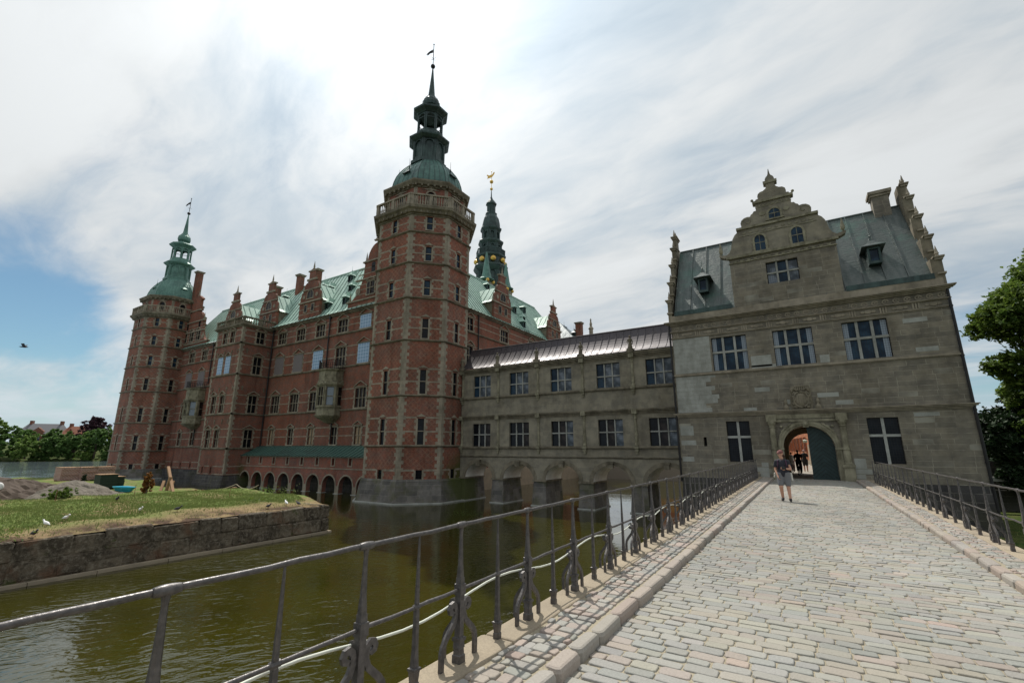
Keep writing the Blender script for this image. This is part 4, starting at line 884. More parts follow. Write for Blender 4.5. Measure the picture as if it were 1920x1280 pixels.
for x in xp:
    X, Y_, _ = fG.P(x, 0, .02)
    for za, zb in ((1.88, 4.1), (6.15, 8.25)):
        mb = MB(); h_ = zb-za; mb.lathe(X, Y_, [(.15, za), (.15, za+.12), (.105, za+.2), (.12, za+h_*.33), (.13, za+h_*.34), (.13, za+h_*.37), (.105, za+h_*.38), (.095, zb-.35), (.13, zb-.32), (.13, zb-.26), (.10, zb-.25), (.17, zb)], 12)
        mb.fbox(fG, x-.17, x+.17, za-.20, za-.02, -.05, .27); mb.fbox(fG, x-.13, x+.13, za-.40, za-.20, -.05, .19); mb.fbox(fG, x-.09, x+.09, za-.58, za-.40, -.05, .13)
        mb.fbox(fG, x-.19, x+.19, zb+.02, zb+.40, -.05, .32)
        mb.build('half_column', 'oriel_stone', GA)
    s_ = MB(); z = 8.78; yq = 32.78
    s_.box(x-.24, x+.24, yq-.2, yq+.2, z-.15, z+.14); s_.lathe(x, yq, [(.13, z+.14), (.15, z+.3), (.12, z+.5), (.10, z+.62), (.15, z+.78), (.13, z+.9), (.05, z+.96), (.045, z+1.0)], 9, sx=1.1, sy=.8); s_.ball((x, yq, z+1.09), .085, 8)
    s_.tube([(x-.14, yq, z+.86), (x-.22, yq-.03, z+.68), (x-.14, yq-.12, z+.56)], .035, 6); s_.tube([(x+.14, yq, z+.86), (x+.2, yq, z+.66), (x+.17, yq-.05, z+.46)], .035, 6)
    s_.build('statue', 'sandstone_dark', GA, smooth=False)
rf = MB(); sm = MB(); pr = [(32.68+1.72*t, 8.74+.42*t+1.66*t**1.9) for t in [i/10 for i in range(11)]]
for k in range(10):
    q = [(-26.2, pr[k][0], pr[k][1]), (-6.5, pr[k][0], pr[k][1]), (-6.5, pr[k+1][0], pr[k+1][1]), (-26.2, pr[k+1][0], pr[k+1][1])]; rf.quad(*q); seams(sm, *q, 34, .012, .028)
rf.quad((-26.2, 34.4, 10.82), (-6.5, 34.4, 10.82), (-6.5, 36, 8.7), (-26.2, 36, 8.7)); r_ = rf.build('roof', 'copper_brown', GA); sm.build('seams', 'copper_brown', r_)
mb = MB(); mb.tube([(-26.2, 34.4, 10.84), (-6.6, 34.4, 10.84)], .06, 6); mb.build('ridge_cap', 'copper_brown', GA)
mb = MB(); wall(mb, F(-6.6, 36, 180), 0, 19.6, .9, 8.6); mb.build('rear_wall', 'ashlar_smooth', GA)

# ------------------------------------------------------------ gatehouse
GH = thing('gatehouse', (.15, 35, 0), 'grey sandstone gatehouse at the end of the bridge with scrolled gable and open archway', 'gatehouse')
g0 = F(0, 31.0); XL, XRt = -6.75, 7.15
uw = [(-3.34, 6.47, 2.02, 2.14, 3), (.11, 6.47, 2.02, 2.14, 3), (3.55, 6.47, 2.02, 2.14, 3)]
lw = [(-3.34, .92, 1.28, 2.38, 2), (3.59, .91, 1.33, 2.38, 2)]
ops = [(x-w/2, x+w/2, z, z+h) for x, z, w, h, n in uw+lw]+[(-5.35, -5.17, 1.83, 2.38), (-1.08, 1.38, 0, 2.95, 1.23)]
mb = MB(); wall(mb, g0, XL, XRt, -.05, 9.85, ops, .34)
wall(mb, F(XL, 39, -90), 0, 8, -2.8, 10.4); wall(mb, F(XRt, 31, 90), 0, 8, -2.8, 10.4); wall(mb, F(XRt, 39, 180), 0, XRt-1.6, 0, 10.4); wall(mb, F(-1.3, 39, 180), 0, 5.45, 0, 10.4); wall(mb, F(XRt, 39, 180), XRt-1.6, XRt+1.3, 3.2, 10.4)
mb.build('wall', 'ashlar', GH)
mb = MB(); mb.fbox(g0, -5.36, -5.16, 1.82, 2.39, -.4, -.33); mb.build('slit_opening', 'void', GH)
mb = MB(); mb.loft([[(XL-g, 31-g, z), (XRt+g, 31-g, z), (XRt+g, 39, z), (XL-g, 39, z)] for z, g in ((-3.4, .22), (-.22, .05), (-.06, .03))]); mb.build('plinth', 'granite_dark', GH)
for x, z, w, h, n in uw: window(g0, x, z, w, h, n, GH, 'mullion_stone', ('glass_blue', 'glass_curtain'), .55, None, sur=0, mw=.13, dep=.2)
for x, z, w, h, n in lw: window(g0, x, z, w, h, n, GH, 'pale_stone', ('glass_dark',), .61, None, sur=0, mw=.13, dep=.2)
# restored paler blocks
mb = MB(); R2_ = random.Random(3)
for (u0, u1, z0, z1) in ((-6.7, -4.45, 6.45, 8.78),):
    z = z0
    while z < z1-.05:
        u = u0-R2_.random()*.4; zz = min(z+.27, z1)
        while u < u1:
            w = R2_.uniform(.5, .9); a, b = max(u, u0), min(u+w-.008, u1)
            if b-a > .06: mb.fbox(g0, a, b, z+.004, zz-.004, -.01, R2_.uniform(.004, .009))
            u += w
        z = zz
for k in range(9):
    z = 3.92+k*.27; ext = [-4.6, -5.0, -4.3, -4.2, -4.6, -4.4, -4.9, -4.6, -4.3][k]
    u = -6.72
    while u < ext-.2: w = R2_.uniform(.55, .85); mb.fbox(g0, u, min(u+w-.008, ext), z+.004, z+.264, -.01, R2_.uniform(.004, .008)); u += w
for (a, b, z0, z1) in ((-2.2, -1.1, 6.5, 7.2), (-2.2, -.9, 6.4, 6.62), (1.3, 1.75, 6.45, 6.9), (-.6, .0, 4.2, 4.47), (-2.2, -1.4, 5.0, 5.27), (.9, 1.9, 4.5, 4.75), (1.7, 2.5, 4.05, 4.3), (-6.7, -5.8, 1.9, 2.2), (-6.7, -6.0, .9, 1.2), (-6.7, -5.9, 2.5, 3.1), (-2.4, -1.95, .1, .37), (-2.6, -1.95, .38, .64), (-2.3, -1.95, .65, .91), (2.1, 2.5, .12, .37), (2.1, 2.8, .38, .64), (2.1, 2.6, .65, 1.18), (5.2, 6.2, 8.2, 8.45), (5.5, 6.4, 6.6, 6.85), (-2.9, -2.2, 3.9, 4.1), (4.9, 5.9, 3.3, 3.5)):
    mb.fbox(g0, a, b, z0, z1-.01, -.01, .0065)
mb.build('restored_blocks', 'restored', GH)
sc = MB(); cornice(sc, g0, XL, XRt, 3.62, [(.06, .06), (.07, .12), (.07, .2), (.05, .26)]); cornice(sc, g0, XL, XRt, 6.24, [(.05, .05), (.08, .11), (.05, .06)])
cornice(sc, g0, XL, XRt, 8.80, [(.05, .06), (.03, .09)]); cornice(sc, g0, XL, XRt, 9.22, [(.04, .06), (.05, .13)]); cornice(sc, g0, XL, XRt, 9.70, [(.06, .10), (.07, .18), (.06, .30), (.06, .38)])
sc.fbox(g0, XL, XRt, 9.95, 10.42, -.3, .02)
x = XL+.12; k = 0
while x < XRt-.25:       # triglyphs and rosettes of the frieze
    for i in range(3): sc.fbox(g0, x+i*.12, x+i*.12+.075, 8.89, 9.21, -.01, .05)
    sc.extr(g0, arc(x+.86, 9.05, .17, .10, 0, 330, 9), 0, .05); sc.extr(g0, arc(x+1.1, 9.05, .10, .07, 0, 330, 7), 0, .05); sc.extr(g0, arc(x+.62, 9.05, .10, .07, 0, 330, 7), 0, .05); x += 1.37; k += 1
x = XL+.35
while x < XRt-.2: sc.extr(g0, arc(x, 9.49, .16, .15, 0, 340, 12)+arc(x, 9.49, .09, .085, 340, 0, 12), 0, .035); sc.extr(g0, arc(x, 9.49, .05, .05, 0, 330, 7), 0, .05); x += .46
sc.build('string_courses', 'sandstone', GH)
# portal
pt = MB(); u0 = .15
pt.extr(g0, arc(u0, 1.72, 1.50, 1.50, 0, 180, 24)+arc(u0, 1.72, 1.23, 1.23, 180, 0, 24), -.02, .07); pt.extr(g0, arc(u0, 1.72, 1.44, 1.44, 0, 180, 24)+arc(u0, 1.72, 1.34, 1.34, 180, 0, 24), .06, .10)
for s_ in (-1, 1):
    a, b = sorted((u0+s_*1.23, u0+s_*1.5)); pt.fbox(g0, a, b, 0, 1.64, -.02, .06); pt.fbox(g0, a-.03, b+.03, 1.62, 1.74, -.02, .12)
    c_ = u0+s_*1.68; pt.fbox(g0, c_-.24, c_+.24, 0, .80, -.02, .30); pt.fbox(g0, c_-.28, c_+.28, .0, .14, -.02, .36); pt.fbox(g0, c_-.28, c_+.28, .72, .86, -.02, .36)
    X, Y_, _ = g0.P(c_, 0, .10); pt.lathe(X, Y_, [(.21, .86), (.21, .93), (.16, .97), (.175, 1.3), (.16, 1.6), (.185, 1.62), (.185, 1.68), (.155, 1.7), (.14, 2.85), (.18, 2.9), (.14, 2.95), (.22, 3.12), (.22, 3.2)], 14)
    pt.fbox(g0, c_-.26, c_+.26, 3.2, 3.6, -.02, .28)
    for k, (du, dz, r) in enumerate(((.98, 1.12, .13), (1.18, .92, .10), (1.22, 1.2, .08), (.82, 1.26, .09), (1.30, .70, .07), (1.28, .52, .05))): pt.ball((u0+s_*du, 31-.06, 1.72+dz), r, 6, sz=.9, ry=.55)
    pt.tube([(u0+s_*.75, 30.93, 3.05), (u0+s_*.98, 30.9, 2.85), (u0+s_*1.16, 30.92, 2.7), (u0+s_*1.3, 30.93, 2.45), (u0+s_*1.36, 30.95, 2.2)], .05, 6)
pt.fbox(g0, u0-1.42, u0+1.42, 3.18, 3.30, -.02, .10); pt.fbox(g0, u0-1.42, u0+1.42, 3.36, 3.60, -.02, .05)
pt.fbox(g0, u0-.14, u0+.14, 2.86, 3.25, -.02, .16); pt.ball((u0, 30.82, 3.04), .12, 8)
pt.build('portal_surround', 'oriel_stone', GH)
ca = MB(); c_ = .1; zc = 4.55       # carved coat of arms, weathered
ca.extr(g0, [(c_-.5, 3.88), (c_+.5, 3.88), (c_+.55, 4.1), (c_+.5, 5.05), (c_+.42, 5.22), (c_-.42, 5.22), (c_-.5, 5.05), (c_-.55, 4.1)], -.01, .05)
ca.ball((c_, 30.94, 4.42), .36, 12, ry=.35, sz=1.15); ca.tube([(c_+.37*math.cos(t), 30.87, 4.42+.44*math.sin(t)) for t in np.linspace(0, 6.28, 17)], .055, 6)
for s_ in (-1, 1):
    for k in range(6): ca.ball((c_+s_*(.30+.07*(k % 2)), 30.9, 4.0+k*.2), .10, 6, ry=.6)
    ca.tube([(c_+s_*.15, 30.86, 4.95), (c_+s_*.32, 30.84, 5.05), (c_+s_*.42, 30.86, 4.9), (c_+s_*.38, 30.86, 4.72)], .05, 6)
    ca.lathe(c_+s_*.78, 30.86, [(.14, 3.88), (.15, 4.0), (.06, 4.15), (.1, 4.3), (.03, 4.5), (.01, 4.65)], 7)
for k in range(5): ca.lathe(c_-.2+k*.1, 30.85, [(.045, 4.95), (.035, 5.1), (.055, 5.17), (.01, 5.26)], 6)
for k in range(4): ca.fbox(g0, c_-.2+k*.11, c_-.13+k*.11, 4.2, 4.65, .14, .19)
ca.build('coat_of_arms', 'sandstone_dark', GH)
# passage
pg = MB()
for x, a in ((-1.35, 90), (1.65, -90)):
    pg.quad((x, 31.35, 0), (x, 38.7, 0), (x, 38.7, 1.75), (x, 31.35, 1.75))
a = arc(.15, 1.75, 1.5, 1.4, 0, 180, 18)
for k in range(18): pg.quad(*[(a[i][0], y, a[i][1]) for i, y in ((k, 31.35), (k+1, 31.35), (k+1, 38.7), (k, 38.7))])
wall(pg, F(0, 38.7), -1.6, 1.9, 0, 3.3, [(-1.05, 1.35, 0, 2.72, 1.15)], .3); wall(pg, F(0, 31.345), -1.6, -1.08, 0, 3.3); wall(pg, F(0, 31.345), 1.38, 1.9, 0, 3.3)
pg.build('passage_vault', 'coping', GH)
# open left leaf folded in, right leaf closed
def leaf(mb, f, ua, ub, top, uc, r, d0, d1, flip=1):
    pts = [(ua, .03), (ub, .03)]; n = 14; us = [ub+(ua-ub)*i/n for i in range(n+1)]
    pts += [(u, top+math.sqrt(max(r*r-(u-uc)**2, 0))) for u in us]; mb.extr(f, pts, d0, d1)
dl = MB(); leaf(dl, g0, .16, 1.36, 1.70, .15, 1.215, -.34, -.28); D = dl.build('door_leaf', 'door_paint', GH); pk = MB()
for k in range(16):
    z = -.55+k*.21
    for s_ in (-1, 1):
        p0 = (.76, z+.48) if s_ < 0 else (.76, z+.48); ue = .20 if s_ < 0 else 1.32
        zt = lambda u: 1.66+math.sqrt(max(1.2**2-(u-.15)**2, 0)); a_, b_ = (.76, z+.5), (ue, z)
        if k % 2 == 1 and False: continue
        P0 = Vector((a_[0], a_[1])); P1 = Vector((b_[0], b_[1])); seg = []
        for i in range(13):
            q = P0.lerp(P1, i/12)
            if .10 < q.y < zt(q.x)-.03: seg.append(q)
        if len(seg) > 1: pk.tube([g0.P(q.x, q.y, -.275) for q in (seg[0], seg[-1])], 0, flat=(.016, .006))
pk.build('plank_joints', 'void', D)
dl = MB(); leaf(dl, F(-1.30, 31.5, 90), 0, 1.15, 1.70, 0, 1.2, -.05, 0); dl.build('door_leaf', 'door_paint', GH)
# roof
rf = MB(); sm = MB(); e0, e1, r0, r1 = (XL+.3, 31.02, 10.40), (XRt-.3, 31.02, 10.40), (XL+.3, 35, 16.55), (XRt-.3, 35, 16.55)
rf.quad(e0, e1, r1, r0); rf.quad(r0, r1, (XRt-.3, 39, 10.4), (XL+.3, 39, 10.4)); G_ = rf.build('roof', 'copper_gate', GH); seams(sm, e0, e1, r1, r0, 14, .028, .06); sm.build('seams', 'copper_gate', G_)
mb = MB(); mb.fbox(g0, XL+.3, -2.9, 10.40, 10.70, -.12, .04); mb.fbox(g0, 3.05, XRt-.3, 10.40, 10.70, -.12, .04); mb.build('gutter', 'copper_dark', GH)
mb = MB(); mb.tube([(XL+.3, 35, 16.58), (XRt-.3, 35, 16.58)], .06, 6); mb.build('ridge_cap', 'copper_gate', GH)
for x in (-4.57, 4.66): roof_dormer(x, 31.75, 12.72, 0, GH, 1.0, 'copper_dark', 'copper_gate', 'glass_blue', 1.2)
# lucarne with the big scrolled gable
LG = MB(); c0 = .10; wall(LG, g0, c0-2.85, c0+2.85, 10.0, 13.62, [(-.75, .95, 11.6, 13.0)], .3)
LG.quad((c0-2.85, 31, 10), (c0-2.85, 33.4, 13.62), (c0-2.85, 31, 13.62)); LG.quad((c0+2.85, 31, 10), (c0+2.85, 33.4, 13.62), (c0+2.85, 31, 13.62)); L_ = LG.build('lucarne_wall', 'ashlar', GH)
window(g0, .10, 11.6, 1.7, 1.4, 3, GH, 'mullion_stone', ('glass_grey', 'glass_blue', 'glass_grey'), .5, None, sur=0, mw=.10, dep=.2)
H_ = [(2.88, 13.6), (2.88, 13.78), (3.12, 13.80), (3.36, 13.92), (3.42, 14.05), (3.33, 14.12), (3.18, 14.02), (2.98, 13.98), (2.78, 14.12), (2.66, 14.38), (2.60, 14.7), (2.52, 15.0), (2.38, 15.25), (2.15, 15.45), (1.98, 15.50), (2.24, 15.52), (2.24, 15.64), (1.82, 15.66),
      (1.93, 15.80), (1.95, 15.98), (1.88, 16.16), (1.72, 16.29), (1.52, 16.33), (1.36, 16.30), (1.30, 16.42), (1.20, 16.47), (1.12, 16.60), (.98, 16.62), (.98, 17.08), (1.13, 17.12), (1.13, 17.24), (.96, 17.27), (.92, 17.38), (.80, 17.40), (.74, 17.34), (.80, 17.55), (.76, 17.72), (.62, 17.84), (.46, 17.86), (.30, 17.98), (.24, 18.1), (.24, 18.28), (.38, 18.32), (.38, 18.48), (.26, 18.5), (.26, 18.62), (.20, 18.75), (.10, 18.85), (.06, 18.95), (.015, 19.3)]
mb = MB(); mb.extr(g0, [(c0-a, b) for a, b in H_]+[(c0+a, b) for a, b in H_[::-1]], -.38, .03); gb = mb.build('scroll_gable', 'ashlar_smooth', GH); gt = MB()
for hw_, z, h_, d in ((3.0, 13.62, .16, .18), (2.9, 13.30, .06, .08), (2.24, 15.50, .15, .16), (2.1, 15.05, .06, .06), (1.13, 17.08, .16, .15), (1.0, 16.78, .05, .05), (.39, 18.31, .17, .1)): gt.fbox(g0, c0-hw_, c0+hw_, z, z+h_, -.02, d)
for n_, z, w_ in ((14, 13.47, 2.7), (11, 15.28, 2.0), (7, 16.93, .9)):
    for i in range(n_): x = c0-w_+(i+.5)*2*w_/n_; gt.extr(g0, arc(x, z, w_/n_*.62, .10, 180, 360, 8), 0, .06)
for s_ in (-1, 1):
    X = c0+s_*3.28; gt.lathe(X, 30.95, [(.05, 14.1), (.12, 14.2), (.13, 14.32), (.02, 14.85)], 6)
    X = c0+s_*1.25; gt.ball((X-s_*.12, 30.9, 17.33), .09, 7)
    for k in range(14):       # volutes in relief
        t = k/13*5.2; r = .30*(1-k/16); gt.ball((c0+s_*(1.55+r*math.cos(t)), 30.96, 15.98+r*math.sin(t)), .035, 5, ry=.8)
    for cu in (-.89, 1.125): gt.tube([(cu+s_*.38, 30.95, 13.85), (cu+s_*.46, 30.94, 14.05), (cu+s_*.38, 30.95, 14.3), (cu+s_*.44, 30.95, 14.5), (cu+s_*.36, 30.95, 14.6)], .03, 5)
    gt.extr(g0, arc(c0+s_*.66, 16.32, .17, .15, 0, 340, 12), .0, .07)
for (ua, ub, za, zb) in ((-1.18, -.60, 13.86, 14.92), (.83, 1.42, 13.86, 14.92), (-.21, .41, 15.84, 16.49)):
    uc = (ua+ub)/2; r = (ub-ua)/2; m2 = MB(); m2.extr(g0, [(ua, za), (ub, za)]+arc(uc, zb-r, r, r, 0, 180, 10), .035, .045); m2.build('window', 'glass_blue', gb)
    gt.extr(g0, arc(uc, zb-r, r+.12, r+.12, 0, 180, 12)+arc(uc, zb-r, r, r, 180, 0, 12), .02, .09); gt.fbox(g0, ua-.12, ua, za, zb-r, .02, .08); gt.fbox(g0, ub, ub+.12, za, zb-r, .02, .08); gt.fbox(g0, ua-.2, ub+.2, za-.1, za, .02, .14)
    gt.fbox(g0, ua, ub, (za+zb)/2-.0, (za+zb)/2+.035, .04, .06); gt.fbox(g0, uc-.012, uc+.012, za, zb, .04, .055)
gt.build('gable_ornament', 'oriel_stone', gb)
mb = MB(); mb.quad((c0-2.7, 31.35, 13.6), (c0-2.7, 34.5, 13.6), (c0, 34.9, 16.3), (c0, 31.35, 16.3)); mb.quad((c0+2.7, 31.35, 13.6), (c0+2.7, 34.5, 13.6), (c0, 34.9, 16.3), (c0, 31.35, 16.3)); mb.build('cross_roof', 'copper_gate', GH)
# stepped end gables with obelisks
for x, sg in ((XL, 1), (XRt, -1)):
    f = F(x, 35, 90); st = [(4.0, 9.9), (4.0, 11.5), (3.05, 11.6), (3.05, 13.1), (2.05, 13.2), (2.05, 14.8), (1.1, 14.9), (1.1, 16.5), (.45, 16.6), (.45, 17.7)]
    mb = MB(); mb.extr(f, [(-a, b) for a, b in st]+[(a, b) for a, b in st[::-1]], -.12 if sg > 0 else -.35, .35-.0 if sg < 0 and False else .12); eg = mb.build('end_gable', 'sandstone_dark', GH); t = MB()
    for a, b in ((4.0, 11.5), (3.05, 13.1), (2.05, 14.8), (1.1, 16.5), (.45, 17.7)):
        for s_ in (-1, 1):
            y = 35+s_*(a-.18); t.box(x-.18, x+.18, y-.28, y+.24, b-.9, b-.80); t.box(x-.17, x+.17, y-.25, y+.22, b-.1, b+.03); t.box(x-.24, x+.24, y-.31, y+.28, b+.03, b+.11)
            t.lathe(x, y-.02, [(.12, b+.14), (.07, b+.24), (.11, b+.30), (.08, b+.38), (.015, b+.75)], 6)
            if a > .5: t.lathe(x, y+(-s_)*.42, [(.001, b+.0), (.17, b+.02), (.2, b+.10), (.14, b+.22), (.001, b+.25)], 8)
    t.build('gable_finials', 'sandstone', eg)
mb = MB(); mb.box(5.5, 6.35, 34.6, 35.4, 15.6, 17.55); ch = mb.build('chimney', 'ashlar', GH); mb = MB(); mb.box(5.42, 6.43, 34.52, 35.48, 17.35, 17.5); mb.box(5.33, 6.52, 34.43, 35.57, 17.5, 17.7); mb.build('cap', 'sandstone', ch)
for x, z0, z1 in ((XRt+.05, -1.2, 9.75), (XL-.1, -.3, 9.75)):
    mb = MB(); mb.lathe(x, 30.93, [(.065, z0), (.065, z1)], 8)
    for z in (1, 3.5, 6.2, 8.8): mb.lathe(x, 30.93, [(.085, z), (.085, z+.08)], 8)
    mb.build('downpipe', 'black_iron', GH)

# ------------------------------------------------------------ ground, water, bridge
def struct(o, label=None): o['kind'] = 'structure'; return o
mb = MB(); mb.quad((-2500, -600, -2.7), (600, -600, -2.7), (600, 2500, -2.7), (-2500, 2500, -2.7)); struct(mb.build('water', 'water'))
mb = MB(); mb.quad((-2600, -700, -6), (700, -700, -6), (700, 2600, -6), (-2600, 2600, -6)); struct(mb.build('lake_bed', 'soil'))
mb = MB(); mb.box(-8.2, 7.1, 39, 140, -3.2, 0.0); mb.box(-40, -8.2, 67.5, 140, -3.2, 0.001); mb.box(-1.3, 1.6, 30.7, 39.1, -1, .004); struct(mb.build('courtyard_ground', 'courtyard'))
mb = MB(); mb.box(-30.9, -30.2, 36, 67.3, -3.3, -.45); tag(mb.build('quay_wall', 'coping'), 'stone footing of the brick side wing, paled for bounced light, seen through the arches under the gallery', 'quay wall')  # brighter tan stone stands in for bounced light behind the arches
BR = thing('bridge', (0, 15, -2.7), 'stone road bridge carrying the cobbled way over the moat to the gatehouse', 'bridge')
mb = MB()
for x, a in ((-2.60, -90), (2.80, 90)):
    f = F(x, 31 if a < 0 else -6, a); wall(mb, f, 0, 37, -3.2, -.12, [(6+k*7.4, 10.2+k*7.4, -3.2, -.75, 1.7) for k in range(4)], 2.7)
mb.build('side_wall', 'granite_dark', BR); mb = MB(); mb.box(-2.5, 2.7, -6, 31, -.6, -.10); mb.build('deck_slab', 'granite_dark', BR)
mb = MB(); mb.extr(F(0, 0, 0), [(-1.79, -.2)]+[(.12+1.9*k/8-.0, .022*(1-(k/8)**2)-.017) for k in range(-8, 9)]+[(2.05, -.2)], -31.3, 6); mb.box(-2.31, -1.85, -6, 31, -.2, .078); mb.box(2.1, 2.52, -6, 31, -.2, .078); struct(mb.build('road', 'joint_sand'))
PAL = [tuple(.93*c_ for c_ in q_) for q_ in [(.335, .33, .30), (.315, .308, .275), (.345, .33, .278), (.29, .288, .265), (.35, .325, .27), (.345, .305, .265), (.315, .315, .29), (.33, .322, .285)]]
PINK = [(.365, .30, .255), (.355, .31, .265), (.34, .32, .28), (.37, .31, .265), (.33, .32, .29)]
def stone_block(mb, tn, x0, x1, y0, y1, z, h, col, rnd=.03, jit=.006, inset=.016, up=.0, low=.022, rr=R):
    r = rnd; ring = [(x0+r, y0), (x1-r, y0), (x1, y0+r), (x1, y1-r), (x1-r, y1), (x0+r, y1), (x0, y1-r), (x0, y0+r)]
    ring = [(x+rr.uniform(-jit, jit), y+rr.uniform(-jit, jit)) for x, y in ring]; cx, cy = (x0+x1)/2, (y0+y1)/2; w, d = (x1-x0)/2, (y1-y0)/2
    tx, ty = rr.uniform(-up, up), rr.uniform(-up, up)
    def rg(e, dz): return [(cx+(x-cx)*(1-e/w), cy+(y-cy)*(1-e/d), z+dz+tx*(x-cx)/w+ty*(y-cy)/d) for x, y in ring]
    b = len(mb.f); mb.loft([rg(0, -h), rg(0, -low), rg(inset*.45, -low*.25), rg(inset, 0)], cap0=False); tn += [col]*(len(mb.f)-b)
def vary(c, k=.10, rr=R): s = 1+rr.uniform(-k, k); return tuple(min(v*s*(1+rr.uniform(-.02, .02)), 1) for v in c)
mb = MB(); tn = []; y = .9
while y < 31.2:
    pitch = R.uniform(.118, .142); x = -1.76-R.uniform(0, .22)
    sh = R.uniform(-.004, .004)
    while x < 2.0:
        w = R.uniform(.17, .30); a, b = max(x, -1.765), min(x+w-.007, 2.0)
        if b-a > .06:
            wv = .016*math.sin(x*2.1+y*.8)+.01*math.sin(x*5.3+y*2.7); c = R.choice(PAL) if R.random() > .02 else R.choice(PINK[:2])
            patchy = 1+.06*math.sin(x*1.3+y*.7)+.05*math.sin(y*.33-x*.9); c = tuple(v*patchy for v in c)
            zc = .022*(1-((x+w/2-.12)/1.9)**2)
            stone_block(mb, tn, a, b, y+wv, y+pitch-.008+wv, zc-.004+R.uniform(-.003, .003), .05, vary(c, .07), rnd=.020, jit=.004, inset=.010, up=.003, low=.016)
        x += w
    y += pitch
struct(mb.build('road_setts', 'sett_stone', tone=tn))
mb = MB(); tn = []
for xa, xb in ((-2.30, -1.905), (2.16, 2.50)):
    y = 1.2 if xa < 0 else 6
    while y < 30.9:
        p = R.uniform(.10, .135); x = xa; n = 3
        cuts = sorted([xa, xb]+[xa+(xb-xa)*(i+R.uniform(.3, .7))/3 for i in range(R.choice((2, 2, 3)))][:4])
        for a, b in zip(cuts[:-1], cuts[1:]):
            if b-a > .05: stone_block(mb, tn, a+.002, b-.005, y+R.uniform(-.006, .006), y+p-.006, .098+R.uniform(-.006, .004), .04, vary(R.choice(PINK+PAL[:2]), .12), rnd=.016, jit=.008, inset=.010, up=.004, low=.016)
        y += p
struct(mb.build('pavement_setts', 'sett_stone', tone=tn))
mb = MB(); tn = []
for xa, xb in ((-1.905, -1.755), (2.0, 2.155)):
    y = .4 if xa < 0 else 5
    while y < 30.8:
        l = R.uniform(.30, .62); o_ = R.uniform(-.012, .012); stone_block(mb, tn, xa+o_*.3, xb+o_, y, y+l-.010, .092+R.uniform(-.006, .004), .17, vary(R.choice(((.345, .29, .245), (.34, .30, .26), (.355, .31, .265), (.33, .305, .275))), .08), rnd=.03, jit=.008, inset=.028, low=.035, up=.004); y += l
struct(mb.build('kerb', 'kerb_stone', tone=tn))
for xa, xb in ((-2.64, -2.305), (2.505, 2.82)):
    mb = MB(); tn = []; y = -2.
    while y < 30.9:
        l = R.uniform(1.1, 1.9); stone_block(mb, tn, xa+R.uniform(-.012, .012), xb, y, y+l-.010, .095+R.uniform(-.003, .003), .30, vary((.97, .97, .97), .05), rnd=.02, jit=.004, inset=.02, low=.02); y += l
    mb.build('coping', 'coping', BR)

